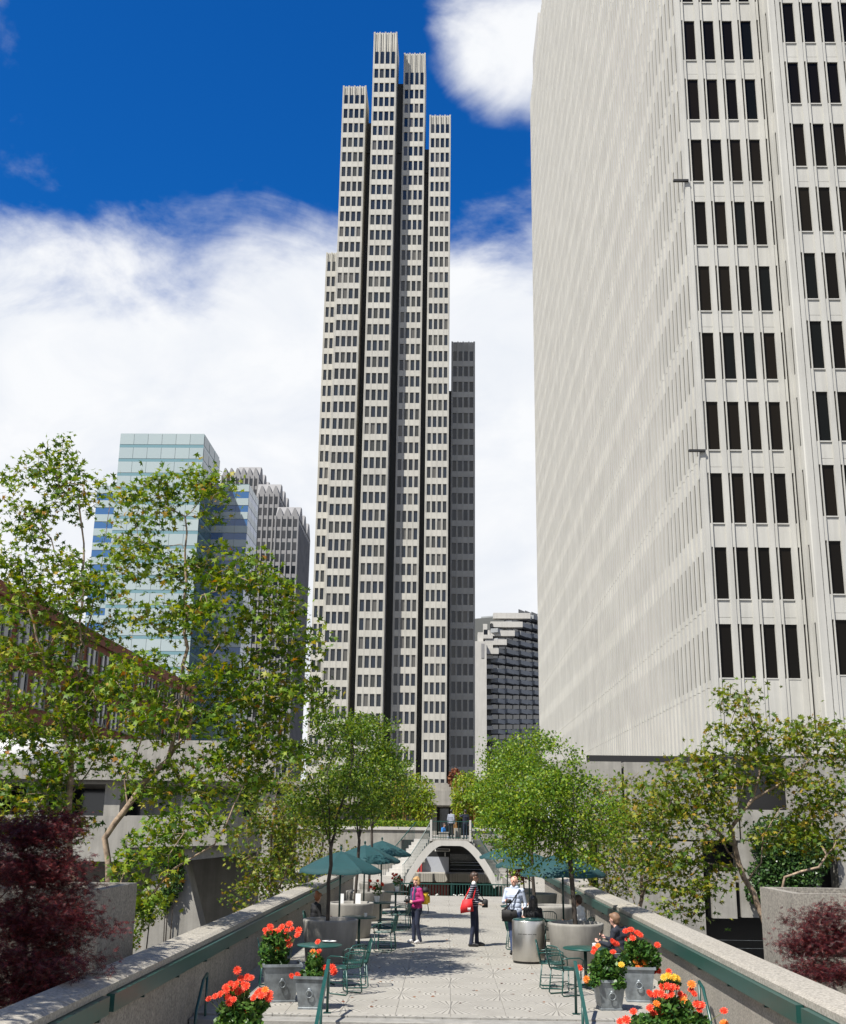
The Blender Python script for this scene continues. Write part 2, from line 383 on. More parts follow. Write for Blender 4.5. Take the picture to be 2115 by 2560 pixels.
# ================================================================== big concrete block on the right
def right_block():
    X0, Y0, Y1 = 11.9, 51.0, 150.0; ZB, Z1, ST = 6.05, 9.46, 3.6; WHB = 2.44; ZT = 109.5
    T = thing('office_block', 'huge pale concrete office block with ribbed side filling the right edge', 'building', (X0+12, Y0+40, GZ))
    core = MB().box(X0+.2, 40, Y0+.40, Y1-.3, ZB+.02, ZT-1.2).box(X0+5.5, 38, Y0+6.5, Y1-8, GZ, ZB+.02)
    wo_(core, 'core', 'block_concrete', T)
    wo_(MB().box(X0+.1, 41, Y0+.1, Y1-.1, ZB-.12, ZB+.03), 'soffit', 'plain_concrete', T)
    # ---- ribbed side facing the bridge: one rib a metre, laid in two-storey lengths
    rib = MB(); nseg = 0
    zs = [ZB]+[Z1+ST*(2*k)+.0 for k in range(0, 15)]
    zs = [ZB, Z1-.35]+[Z1-.35+ST*2*k+ST for k in range(0, 14)]+[ZT]
    for a, b in zip(zs[:-1], zs[1:]): rib.box(0, .30, -.2, .2, a+.012, b-.012)
    rib.box(.06, .32, -.19, .19, ZB, ZT-.02)
    ribm = rib.mesh('rib', 'block_concrete')
    n = int(Y1-Y0)
    for i in range(n): link('rib', ribm, T, (X0-T.location.x, Y0+.45+i-T.location.y, -T.location.z))
    for k in range(0, 28):
        z0 = Z1+ST*k-(ST-WHB); zz0 = max(ZB+.01, z0) if k else ZB+.01
        sp = MB().box(X0+.09, X0+.4, Y0+.3, Y1-.3, zz0, Z1+ST*k); wo_(sp, 'spandrel', 'block_concrete', T)
    wo_(MB().box(X0+.09, X0+.4, Y0+.2, Y1-.2, ZT-3.0, ZT-.05), 'parapet', 'block_concrete', T)
    pm = MB().box(-.02, .02, -.30, .30, 0, WHB).mesh('pane', 'block_glass')
    rest = MB()
    for i in range(n):
        for k in range(0, 27):
            y = Y0+.95+i; z = Z1+ST*k
            if y < 60 and z < 46: link('pane', pm, T, (X0+.12-T.location.x, y-T.location.y, z-T.location.z))
            else: rest.box(X0+.125, X0+.16, y-.3, y+.3, z, z+WHB)
    stuff(wo_(rest, 'side_panes', 'block_glass', T))
    # ---- front facing the camera
    pf = MB().box(-.3, .3, -.02, .02, 0, WHB).mesh('pane', 'block_glass')
    sill = MB().box(-.31, .31, -.14, .0, -.06, 0).mesh('sill', 'block_concrete')
    def front(xs, Y, xa, xb, nm):
        b = MB().box(xa+.003, xb, Y+.3, Y+.5, ZB, ZT); F = wo_(b, nm, 'block_concrete', T)
        # upright ribs with the narrow dark slot beside each window
        r = MB().box(-.40, -.155, 0, .3, ZB+.002, ZT-.02).box(-.055, -.002, .02, .3, ZB+.003, ZT-.03).box(-.42, -.40, .05, .3, ZB, ZT-.03)
        for k in range(0, 12):
            z = Z1+ST*k; r.box(-.156, -.054, .035, .3, (ZB+.001 if k == 0 else z-(ST-WHB)), z-.02)
        rm = r.mesh('rib', 'block_concrete')
        for i, x in enumerate(list(xs)+[xs[-1]+1.0]):
            link('rib', rm, F, (x-.30, Y, 0))
            if i == len(xs): break
            for k in range(0, 12):
                z = Z1+ST*k
                link('pane', pf, F, (x, Y+.20, z)); link('sill', sill, F, (x, Y+.19, z))
                g0 = z+WHB; 
                s = MB().box(-.30, .30, .10, .3, 0, ST-WHB-.0) if k % 2 else MB().box(-.30, .30, .10, .3, 0, .30).box(-.30, .30, .10, .3, .315, ST-WHB)
                key = 'spf%d' % (k % 2)
                if key not in CACHE: CACHE[key] = s.mesh('spandrel', 'block_concrete')
                link('spandrel', CACHE[key], F, (x, Y, g0))
            link('panel', BASEP, F, (x, Y, 0))
        return F
    CACHE = {}
    BASEP = MB().box(-.30, .30, .07, .3, ZB+.004, Z1-.06).mesh('panel', 'block_concrete')
    front([12.56, 13.56, 14.56, 15.26+.28], Y0, X0, 16.0, 'front_bay')
    # corner pier
    wo_(MB().bbox(X0, X0+.26, Y0-.005, Y0+.5, ZB, ZT, .06), 'corner_pier', 'block_concrete', T)
    # dark upright channel and the returned bay that stands further forward
    wo_(MB().box(16.02, 16.30, Y0+.75, Y0+.9, ZB, ZT), 'channel', 'joint_dark', T)
    Yb = Y0-1.35; xl = 16.45
    ret = MB()
    for k in range(0, 12):
        z = Z1+ST*k; ret.box(xl-.0, xl+.3, Yb+.42, Yb+.98, z-(ST-WHB) if k else ZB+.002, z)
    ret.bbox(xl-.14, xl+.3, Yb-.0, Yb+.40, ZB, ZT, .05); ret.box(xl-.12, xl+.3, Yb+1.0, Y0+.76, ZB, ZT)
    Rr = wo_(ret, 'return_bay', 'block_concrete', T)
    for k in range(0, 12): link('pane', pm, Rr, (xl+.05, Yb+.7, Z1+ST*k))
    x0 = ay(2089, 1562, Yb).x+.30
    front([x0+i for i in range(5)], Yb, xl+.3, xl+7, 'front_bay')
    for px_, py_ in ((1397, 371), (1430, 925)):      # short cleaning-rig arms at the corner
        q = ay(px_*K, py_*K, Y0-.05); wo_(MB().box(q.x-.38, q.x+.38, Y0-.14, Y0+.02, q.z-.05, q.z+.05), 'davit_arm', 'dark_interior', T)
    wo_(MB().box(X0+.2, X0+8.5, Y1-14, Y1-4, ZT-1, ZT+5), 'roof_house', 'white_concrete', T)
right_block()

# ================================================================== glass tower on the left
def glass_tower():
    T = thing('glass_tower', 'pale blue glass office tower with thin teal floor bands behind left tree', 'building', (-73, 280, GZ))
    Y = 270.0; xa, xb = -84.0, -62.5; zt = 98.0; st = 3.76
    wo_(MB().box(xa+.3, xb-.3, Y+.3, 292, GZ, zt-.1), 'core', 'curtain_teal', T)
    w = (xb-xa)/6
    big = MB().box(-w/2+.04, w/2-.04, 0, .3, 0, st-.86).mesh('panel', 'curtain_pale')
    for r in range(26):
        z = zt-(r+1)*st
        if z < 0: break
        for c in range(6): link('panel', big, T, (xa+(c+.5)*w-T.location.x, Y-T.location.y, z+.86-T.location.z))
        wo_(MB().box(xa+.02, xb-.02, Y+.05, Y+.3, z+.03, z+.82), 'floor_band', 'curtain_band', T)
    sp = MB().box(0, .3, -3.0, 3.0, 0, st-.9).mesh('side_panel', 'curtain_teal')
    for r in range(26):
        z = zt-(r+1)*st
        if z < 0: break
        for c in range(3): link('side_panel', sp, T, (xb-.3-T.location.x, Y+3.6+c*6.4-T.location.y, z+.9-T.location.z))
        wo_(MB().box(xb-.3, xb-.06, Y+.3, Y+20, z+.05, z+.85), 'floor_band', 'curtain_band', T)
    # lower wing on the right with sky-blue windows
    def wing(x0, x1, Yw, ztw, xr, name):
        B = MB().box(x0, x1-.1, Yw+.2, Yw+15, GZ, ztw-.1); W_ = wo_(B, name, 'curtain_teal', T)
        nn = max(2, int(round((x1-x0)/3.3))); ww = (x1-x0)/nn
        a = MB().box(-ww/2+.03, ww/2-.03, 0, .2, 0, 1.9).mesh('panel', 'curtain_pale'); b = MB().box(-ww/2+.03, ww/2-.03, .06, .2, 0, 1.75).mesh('pane', 'curtain_blue')
        s1 = MB().box(0, .12, -2.4, 2.4, 0, 1.9).mesh('side_panel', 'curtain_pale'); s2 = MB().box(0, .08, -2.4, 2.4, 0, 1.75).mesh('side_pane', 'curtain_blue')
        r = 0; z = ztw-2.2
        while z > 5:
            for c in range(nn):
                link('panel', a, W_, (x0+(c+.5)*ww, Yw, z)); link('pane', b, W_, (x0+(c+.5)*ww, Yw, z-1.85))
            if xr:
                for c in range(3): link('side_panel', s1, W_, (x1-.1, Yw+2.7+c*5, z)); link('side_pane', s2, W_, (x1-.1, Yw+2.7+c*5, z-1.85))
            z -= 3.76; r += 1
            if r > 14: break
    wing(-63, -53.1, 285, 89.4, True, 'right_wing'); wing(-91.3, -84.3, 278, 86.6, False, 'left_wing')
glass_tower()

# ================================================================== grey stepped tower with toothed gables
def gabled_tower():
    T = thing('gabled_tower', 'grey stone tower stepping down in three toothed gabled wings behind the glass tower', 'building', (-58, 350, GZ))
    pane = MB().box(-.5, .5, 0, .06, -.5, .5).mesh('pane', 'far_glass'); cnt = 0; rest = MB()
    for (px0, px1, pside, ytop, Y) in ((455, 530, 557, 975, 352), (530, 572, 595, 1012, 346), (566, 612, 638, 1058, 340)):
        xa, xb = ay(px0*K, ytop*K, Y).x, ay(px1*K, ytop*K, Y).x; zt = ay(px0*K, ytop*K, Y).z
        Ye = ax(pside*K, (ytop+20)*K, xb).y; Ye = min(max(Ye, Y+22), Y+42)
        Wg = wo_(MB().box(xa, xb, Y+.3, Ye, GZ, zt), 'wing', 'grey_stone', T)
        nt_ = max(3, int((xb-xa)/1.9)); tw = (xb-xa)/nt_
        tooth = MB().prism([(-tw/2+.05, 0), (tw/2-.05, 0), (tw*.10, 2.6), (-tw*.10, 2.6)], 'y', .3, 5.2).mesh('gable_tooth', 'grey_stone')
        for i in range(nt_): link('gable_tooth', tooth, Wg, (xa+(i+.5)*tw, Y, zt))
        gd = (Ye-Y-2)/3
        gb = MB().prism([(-gd/2, 0), (gd/2, 0), (1.2, 5.0), (-1.2, 5.0)], 'x', -7.5, 0).mesh('gable', 'grey_stone')
        for i in range(3): link('gable', gb, Wg, (xb, Y+2+(i+.5)*gd, zt-.6))
        nc = max(4, int((xb-xa)/1.5)); p = (xb-xa)/nc
        fin = MB().box(-.22, .22, 0, .5, GZ, zt).mesh('fin', 'grey_stone'); finl = MB().box(-.12, .35, -.3, .3, GZ, zt-2).mesh('fin', 'grey_stone')
        for i in range(nc+1): link('fin', fin, Wg, (xa+i*p, Y, 0))
        for i in range(int((Ye-Y)/3)): link('fin', finl, Wg, (xb, Y+1.5+3*i, 0))
        z = zt-3.4
        while z > 12:
            for i in range(nc):
                if z > 52 and cnt < 290: link('pane', pane, Wg, (xa+(i+.5)*p, Y+.22, z+1.2), scale=(p-.44, 1, 2.4)); cnt += 1
                else: rest.box(xa+i*p+.22, xa+(i+1)*p-.22, Y+.22, Y+.28, z, z+2.4)
            z -= 3.75
    stuff(wo_(rest, 'lower_panes', 'far_glass', T))
gabled_tower()

# ================================================================== stepped balcony hotel beyond the block
def balcony_hotel():
    P0 = ay(1008*K, 1400*K, 340)
    T = thing('balcony_hotel', 'pale hotel with rows of shaded stepped balconies beside the big block', 'building', (P0.x, 340, GZ))
    d = Vector((0.47, 0.883, 0)); nrm = Vector((0.883, -0.47, 0))
    def q(a, b, z): return (a*d.x+b*nrm.x, a*d.y+b*nrm.y, z)          # along facade, outwards
    def obox(mb, a0, a1, b0, b1, z0, z1):
        pts = [q(a0, b0, z0), q(a1, b0, z0), q(a1, b1, z0), q(a0, b1, z0), q(a0, b0, z1), q(a1, b0, z1), q(a1, b1, z1), q(a0, b1, z1)]
        return mb.poly(pts, [(0, 1, 2, 3), (7, 6, 5, 4), (0, 4, 5, 1), (1, 5, 6, 2), (2, 6, 7, 3), (3, 7, 4, 0)])
    cw = 5.1; ncol = 8; H0 = -GZ
    bal = obox(MB(), .12, cw-.1, -.2, 2.2, 0, 1.25).mesh('balcony', 'balcony_shaded')
    pane = obox(MB(), .3, cw-.3, -.35, -.15, 0, 1.7).mesh('pane', 'far_glass')
    for c in range(ncol):
        ztop = 62+H0+min(c, 5)*1.5
        lean = 0.0
        body = obox(MB(), c*cw, (c+1)*cw, -16, -.3, 0, ztop)
        body.v = body.v; B = body.obj('wing', 'recess_dark' if c < 5 else 'balcony_shaded', T)
        r = 0
        while True:
            z = 20+r*3.02+c*.42+H0
            if z > ztop-1.0: break
            step = -max(0, (z-45-H0))*.0
            o = link('balcony', bal, B, q(c*cw, (c % 2)*.7, z)); link('pane', pane, B, q(c*cw, .12, z+1.25)); r += 1
    # lit end with its own short balconies, then the plain white end wall
    e = MB(); 
    e.box(-2.4, 0.05, .6, 14, 0, 62+H0); E_ = e.obj('wing', 'white_concrete', T)
    eb = MB().box(-2.7, .5, -1.2, .8, 0, 1.15).mesh('balcony', 'white_concrete'); ep = MB().box(-2.2, -.2, .5, .62, 0, 1.8).mesh('pane', 'far_glass')
    for r in range(13): link('balcony', eb, E_, (0, 0, 21+r*3.02+H0)); link('pane', ep, E_, (0, 0, 22.2+r*3.02+H0))
    for r in range(5):
        s = MB().box(-2.6+.0, 2.4+r*1.6, -1.0+r*.2, 3, 0, 1.7).obj('terrace', 'white_concrete', T, (r*.9-.2, -1.0+r*.9, 52.5+r*2.9+H0))
    w = thing('white_slab', 'narrow bright white end wall rising between skyscraper and balcony hotel', 'building', (9.8, 330, GZ))
    MB().box(-2.2, 1.3, 0, 9, 0, 55-GZ).box(-1.2, .4, 2, 8, 55-GZ, 58-GZ).obj('wall', 'white_concrete', w)
    MB().box(-.25, .55, -.12, .1, 50-GZ, 54.3-GZ).obj('louvre', 'grey_stone', w)
balcony_hotel()

# ================================================================== brick building far left
def brick_building():
    T = thing('brick_building', 'red brown brick building with glass bays behind the left plane trees', 'building', (-36, 88, GZ))
    X = -27.0; zt = 16.0
    wo_(MB().box(X-18, X, 56, 120, GZ, zt-.1).box(X-18.2, X+.25, 55.8, 120.2, zt-.1, zt+.7), 'wall', 'brick', T)
    pane = MB().box(-.03, .03, -1.1, 1.1, 0, 1.9).mesh('pane', 'far_glass'); fr = MB().box(0, .12, -1.25, 1.25, -.12, 0).box(0, .10, -.05, .05, 0, 1.9).box(0, .10, -1.2, -1.1, 0, 1.9).box(0, .1, 1.1, 1.2, 0, 1.9).mesh('frame', 'grey_stone')
    for r in range(6):
        for i in range(17):
            w = link('window', pane, T, (X+.02-T.location.x, 60+i*3.5-T.location.y, -4+r*3.5-T.location.z)); link('frame', fr, w, (.02, 0, 0))
brick_building()
# ================================================================== footbridge deck
def paving_material():
    m = bpy.data.materials.new('paving'); m.use_nodes = True; MATS['paving'] = m
    g = NG(m.node_tree); b = m.node_tree.nodes['Principled BSDF']; b.inputs['Roughness'].default_value = 0.82
    pos = g.add('ShaderNodeNewGeometry').outputs['Position']; sp = g.add('ShaderNodeSeparateXYZ', None, Vector=pos)
    u = g.m('DIVIDE', g.m('SUBTRACT', sp.outputs[0], 0.07), 0.89); v = g.m('DIVIDE', g.m('SUBTRACT', sp.outputs[1], 20.4), 1.525)
    def local(shift):
        uu = g.m('ADD', u, shift)
        a = g.m('MULTIPLY', g.m('ADD', uu, v), .5); c = g.m('MULTIPLY', g.m('SUBTRACT', uu, v), .5)
        da = g.m('SUBTRACT', a, g.m('ROUND', a)); dc = g.m('SUBTRACT', c, g.m('ROUND', c))
        dx = g.m('MULTIPLY', g.m('ADD', da, dc), 0.89); dy = g.m('MULTIPLY', g.m('SUBTRACT', da, dc), 1.525)
        return dx, dy, g.m('SQRT', g.m('ADD', g.m('MULTIPLY', dx, dx), g.m('MULTIPLY', dy, dy)))
    ex, ey_, er = local(0.0); ox, oy, orr = local(1.0)
    rad = g.m('SINE', g.m('MULTIPLY', g.m('ARCTAN2', ey_, ex), 38.0))
    ring = g.m('SINE', g.m('MULTIPLY', orr, 2*math.pi/0.085))
    isring = g.m('LESS_THAN', orr, g.m('MULTIPLY', er, 1.25))
    pat = g.m('ADD', g.m('MULTIPLY', ring, isring), g.m('MULTIPLY', rad, g.m('SUBTRACT', 1.0, isring)))
    line = g.add('ShaderNodeMapRange', {'interpolation_type': 'SMOOTHSTEP'}, Value=pat, From_Min=0.55, From_Max=0.95).outputs[0]
    br = g.noise(pos, 2.2, 5.0, 0.6); fine = g.noise(pos, 55.0, 2.0, 0.5)
    oi = g.add('ShaderNodeObjectInfo').outputs['Random']
    base = g.ramp(br, [(0.3, (0.285, 0.268, 0.232)), (0.7, (0.355, 0.337, 0.295))])
    base = g.mix(0.25, base, g.ramp(oi, [(0, (0.275, 0.26, 0.23)), (1, (0.36, 0.338, 0.295))]))
    base = g.mix(g.m('MULTIPLY', fine, 0.25), base, (0.22, 0.21, 0.18))
    spots = g.ramp(g.noise(pos, 7.5, 3.0, 0.55), [(0.66, (0, 0, 0)), (0.74, (1, 1, 1))]); base = g.mix(g.m('MULTIPLY', spots, 0.28), base, (0.13, 0.125, 0.11))
    wide = g.ramp(g.noise(pos, 0.45, 5.0, 0.65), [(0.42, (0, 0, 0)), (0.62, (1, 1, 1))]); base = g.mix(g.m('MULTIPLY', wide, 0.25), base, (0.20, 0.19, 0.165))
    c = g.mix(g.m('MULTIPLY', line, 0.85), base, (0.10, 0.095, 0.082))
    g.l.new(c, b.inputs['Base Color'])
    bp = g.add('ShaderNodeBump', None, Strength=0.6, Distance=0.01, Height=g.m('SUBTRACT', 1.0, line)); g.l.new(bp.outputs[0], b.inputs['Normal'])
paving_material()
XL, XR = -4.05, 4.2
struct(MB().box(XL-.02, XR+.02, 19.42, 50.6, -.9, -.03).obj('footbridge_deck', 'joint_sand'))
deck = bpy.data.objects['footbridge_deck']
slab = MB().bbox(-.445+.002, .445-.002, -.7625+.002, .7625-.002, -.028, 0, .002).mesh('paving_slab', 'paving')
for j in range(0, 20):
    y = 20.4+.7625+1.525*j
    for i in range(-5, 5):
        x = .07+.445+.89*i
        if x-.445 < XL-.01 or x+.445 > XR+.01: continue
        link('paving_slab', slab, deck, (x, y, random.uniform(-.001, .001)))
# front half-slabs along the top of the steps and the cut slabs along both walls
hs = MB().bbox(-.443, .443, -.489, .489, -.028, 0, .002).mesh('paving_slab', 'paving')
for i in range(-4, 5): link('paving_slab', hs, deck, (.07-.445+.89*i, 19.909, 0))
def strip(xa, xb, nm):
    o = MB().bbox(xa+.004, xb-.004, 19.43, 50.55, -.028, -.001, .004).obj(nm, 'paving', deck)
xa_ = .07+.89*(-4); strip(XL, xa_, 'edge_paving')
xb_ = .07+.89*4; strip(xb_+.0, XR, 'edge_paving') if XR-xb_ > .02 else None
# ---- steps going down towards the camera, tiled nosing
steps = thing('bridge_steps', 'low grey stone steps at the near edge of the paved footbridge', 'steps', (0, 18.5, -.9))
for i in range(4):
    z = -.03-.16*i; y = 19.42-.36*i
    MB().bbox(XL+.02, XR-.02, -.38, 0, -.9, 0, .012).obj('step', 'step_stone', steps, (0, y-18.5, z+.9))
tile = MB().bbox(-.145, .145, -.02, .012, -.075, 0, .004).mesh('nosing_tile', 'step_stone')
for i in range(26): link('nosing_tile', tile, steps, (-3.83+.302*i, 19.415-18.5, .9-.0))
struct(MB().box(-30, 30, -30, 18.3, -.9, -.62).obj('terrace_floor', 'plain_concrete'))

# ---- parapets
def parapet(sx, X, label):
    Y0, Y1 = 11.0, 51.2
    T = thing('parapet', label, 'wall', (X+sx*.3, (Y0+Y1)/2, -.9), group=None)
    wall = MB().box(X, X+sx*.42, Y0, Y1, -.95, .97) if sx > 0 else MB().box(X-.42, X, Y0, Y1, -.95, .97)
    wo_(wall, 'wall', 'parapet_concrete', T)
    n = int((Y1-Y0)/1.9)
    a, b = (X-.03, X+.62) if sx > 0 else (X-.62, X+.03)
    # coping: sloping outwards and up, chamfered towards the bridge
    def cop(): 
        prof = [(-.02, .962), (.46, .962), (.46, 1.085), (.44, 1.10), (.05, 1.075), (-.02, 1.045)]
        prof = [(p[0]*sx, p[1]) for p in prof]
        if sx < 0: prof = prof[::-1]
        return MB().prism(prof, 'y', -.945, .945).mesh('coping_stone', 'coping_stone')
    cm = cop()
    for i in range(n): link('coping_stone', cm, T, (X-T.location.x, Y0+.95+1.9*i-T.location.y, -T.location.z))
    # boxed green metal rail under the coping
    r = MB()
    segs = [(Y0, 14.2), (14.4, Y1)]
    for s0, s1 in segs:
        xi = X-sx*.10
        r.box(min(xi, X-sx*.002), max(xi, X-sx*.002), s0, s1, .755, .955)
    wo_(r, 'rail', 'green_metal', T)
    for i in range(20):
        y = Y0+1+2*i
        wo_(MB().box(min(X-sx*.06, X+sx*.02), max(X-sx*.06, X+sx*.02), y-.03, y+.03, .70, .77), 'bracket', 'green_dark', T)
    return T
parapet(-1, XL, 'shaded concrete parapet with green rail along the left of the footbridge')
parapet(1, XR, 'sunlit concrete parapet with green rail along the right of the footbridge')

# ---- handrails of the steps
def handrail(name, label, x, y0, wallside=0):
    T = thing(name, label, 'handrail', (x, y0, 0))
    m = MB()
    m.tube([(0, 0, -.02), (0, 0, .74), (0, -.06, .79)], .022, 8).obj('post', 'green_metal', T, smooth=True)
    MB().bar((0, 0, .80), (0, -.85, .42), .055, .03).bar((0, -.85, .42), (0, -1.6, .06), .055, .03).obj('rail', 'green_metal', T)
    MB().tube([(0, -.95, .36), (0, -.95, -.47)], .022, 8).obj('post', 'green_metal', T, smooth=True)
    MB().box(-.06, .06, -.06, .06, -.004, .012).obj('foot_plate', 'green_dark', T)
    return T
handrail('handrail', 'short green metal handrail beside the zinc planter at the left end of the steps', -1.92, 19.6)
handrail('handrail', 'short green metal handrail in front of the leafy zinc planter on the right', 2.11, 19.9)
def wallrail(label, x, sx):
    T = thing('wall_handrail', label, 'handrail', (x, 18.8, .4))
    MB().tube([(0, .5, .2), (sx*.03, .35, .12), (0, -.2, -.25), (0, -.3, -.9)], .025, 8).obj('rail', 'green_metal', T, smooth=True)
    MB().tube([(0, .5, .21), (0, .5, -.85)], .02, 8).obj('post', 'green_metal', T, smooth=True)
wallrail('bent green pipe handrail against the shaded left parapet', XL+.22, -1); wallrail('bent green pipe handrail against the sunlit right parapet', XR-.2, 1)

# ================================================================== far end: sunken well, arch bridge and curved stairs
struct(MB().box(-14, -2.75, 50.6, 110, -.5, -.004).box(3.2, 16, 50.6, 110, -.5, -.004).box(-2.75, 3.2, 73.5, 110, -.5, -.004).obj('plaza_floor', 'paving'))
struct(MB().box(-2.9, 3.4, 51, 80, -5.2, -5.0).obj('well_floor', 'plain_concrete'))
wl = thing('well_wall', 'concrete kerb and walls round the sunken well before the arch', 'wall', (0.2, 60, -5))
wo_(MB().box(-2.95, -2.76, 51, 76, -5, .1).box(3.21, 3.4, 51, 76, -5, .1).box(-2.75, 3.2, 50.62, 50.8, -5, -.02), 'wall', 'plain_concrete', wl)
wrl = thing('well_railing', 'low green balustrade along the far end of the paving before the arch', 'railing', (0.2, 52, -.6))
rl = MB().bar((-2.7, 52, .43), (3.15, 52, .43), .05, .05).bar((-2.7, 52, -.52), (3.15, 52, -.52), .04, .04); wo_(rl, 'rail', 'green_metal', wrl)
bl = MB().box(-.012, .012, -.012, .012, -.95, 0).mesh('baluster', 'green_metal')
for i in range(46): link('baluster', bl, wrl, (-2.85+.13*i-.05, 0, 1.01))
for x in (-2.7, 0.2, 3.15): wo_(MB().box(x-.03, x+.03, 51.97, 52.03, -1.2, .48), 'post', 'green_dark', wrl)
wo_(MB().box(-2.76, 3.2, 51.9, 52.3, -.78, -.58).box(-2.76, 3.2, 50.8, 51.95, -1.4, -.7), 'kerb', 'plain_concrete', wrl)
# arch
AX = 0.2; AY = 69.0
arch = thing('arch_bridge', 'pale concrete arched landing with curving stairs at the far end', 'bridge', (AX, AY, -.5))
def archz(t, hgt, half, base, flat):   # t -1..1
    a = abs(t); 
    return base+(hgt-base)*(1-max(0, (a-flat)/(1-flat))**1.55)
N = 28; outer = []; inner = []
for i in range(N+1):
    t = -1+2*i/N
    outer.append((AX+2.82*t, archz(t, 2.04, 2.8, -.35, .30))); inner.append((AX+2.52*t, archz(t, 1.74, 2.5, -.6, .22)))
aw = MB()
for i in range(N):
    o0, o1, i0, i1 = outer[i], outer[i+1], inner[i], inner[i+1]
    y0, y1 = AY, AY+3.4
    P = [(o0[0], y0, o0[1]), (o1[0], y0, o1[1]), (i1[0], y0, i1[1]), (i0[0], y0, i0[1]), (o0[0], y1, o0[1]), (o1[0], y1, o1[1]), (i1[0], y1, i1[1]), (i0[0], y1, i0[1])]
    aw.poly(P, [(0, 3, 2, 1), (4, 5, 6, 7), (0, 1, 5, 4), (3, 7, 6, 2)])
wo_(aw, 'arch', 'white_concrete', arch)
wo_(MB().box(AX-1.25, AX+1.2, AY+.02, AY+8, 1.98, 2.10), 'landing', 'plain_concrete', arch)
# curved stairs: 13 treads each side, fanning out towards the bottom
for sx in (-1, 1):
    NS = 13
    for k in range(NS):
        f0 = k/NS; f1 = (k+1)/NS
        def inn(f): return (AX+sx*(2.80-1.62*f**.85), AY-.05+.6*f)
        def out(f): return (AX+sx*(4.25-2.1*f**.9), AY+.15+3.2*f)
        z1 = -.35+2.42*(k+1)/NS; a0, a1, b0, b1 = inn(f0), inn(f1), out(f0), out(f1)
        a1 = (a1[0]-sx*.04, a1[1]+.05); b1 = (b1[0]-sx*.04, b1[1]+.05)
        pts = [(a0[0], a0[1]), (b0[0], b0[1]), (b1[0], b1[1]), (a1[0], a1[1])]
        wo_(MB().prism(pts, 'z', z1-.30, z1), 'step', 'white_concrete', arch)
    # railings of the flight: rail + balusters on the inner and outer curve
    for cur, nm in ((inn, 'inner'), (out, 'outer')):
        pl = []
        for k in range(NS+1):
            f = k/NS; p = cur(f); pl.append((p[0]+sx*.04, p[1], -.35+2.42*f+.98))
        wo_(MB().tube(pl, .03, 6), 'rail', 'green_metal', arch)
        for k in range(NS*2):
            f = (k+.5)/(NS*2); p = cur(f); z = -.35+2.42*f
            wo_(MB().box(p[0]+sx*.04-.011, p[0]+sx*.04+.011, p[1]-.011, p[1]+.011, z-.12, z+.97), 'baluster', 'green_dark', arch)
wo_(MB().bar((AX-1.1, AY+.06, 3.12), (AX+1.1, AY+.06, 3.12), .05, .04).bar((AX-1.1, AY+.06, 2.2), (AX+1.1, AY+.06, 2.2), .03, .03), 'rail', 'green_metal', arch)
for i in range(15):
    x = AX-1.05+.15*i; wo_(MB().box(x-.011, x+.011, AY+.05, AY+.07, 2.05, 3.12), 'baluster', 'green_dark', arch)
for x in (AX-1.17, AX+1.14): wo_(MB().bbox(x-.06, x+.06, AY+.0, AY+.14, 2.0, 3.2, .01), 'post', 'white_concrete', arch)

# shopfront seen under the arch
sh = thing('shopfront', 'dark shopfront under the arch with grey panel, yellow pillar and red counter', 'shop', (0.2, 77, -5))
wo_(MB().box(-3, 3.5, 76.2, 76.5, -5, 1.96), 'wall', 'dark_interior', sh)
def shp(x0, y0, x1, y1, Y, nm, mat, t=.08):
    a = ay(900+.288*x0, 1950+.288*y0, Y); b = ay(900+.288*x1, 1950+.288*y1, Y)
    wo_(MB().box(a.x, b.x, Y, Y+t, b.z, a.z), nm, mat, sh)
shp(545, 665, 770, 830, 75.9, 'grey_panel', 'shop_grey'); shp(450, 735, 492, 880, 75.5, 'yellow_pillar', 'shop_yellow', .4)
shp(500, 720, 512, 900, 75.4, 'red_post', 'shop_red'); shp(524, 720, 536, 900, 75.4, 'red_post', 'shop_red')
shp(645, 805, 770, 832, 75.3, 'red_counter', 'shop_red', .5); shp(665, 838, 770, 876, 75.35, 'white_box', 'white_paint', .4)
shp(380, 832, 770, 1010, 75.95, 'brown_wall', 'shop_brown'); shp(440, 905, 770, 1000, 75.6, 'red_wall', 'shop_red'); shp(1060, 880, 1190, 1000, 75.7, 'green_counter', 'sign_green', .4)
shp(650, 595, 780, 620, 75.9, 'vent_frame', 'white_paint', .06); shp(660, 600, 772, 615, 75.88, 'vent', 'dark_interior', .05)
shp(500, 650, 565, 715, 75.5, 'lintel', 'plain_concrete', .3); shp(735, 630, 742, 665, 75.7, 'hanger', 'white_paint', .02)
for i, (ya, xb) in enumerate(((712, 1040), (735, 1050), (772, 1060), (846, 1050))): shp(785, ya, xb, ya+7, 76.12, 'shelf', 'shop_grey', .05)
shp(780, 640, 1200, 1000, 76.16, 'glass', 'far_glass', .03)

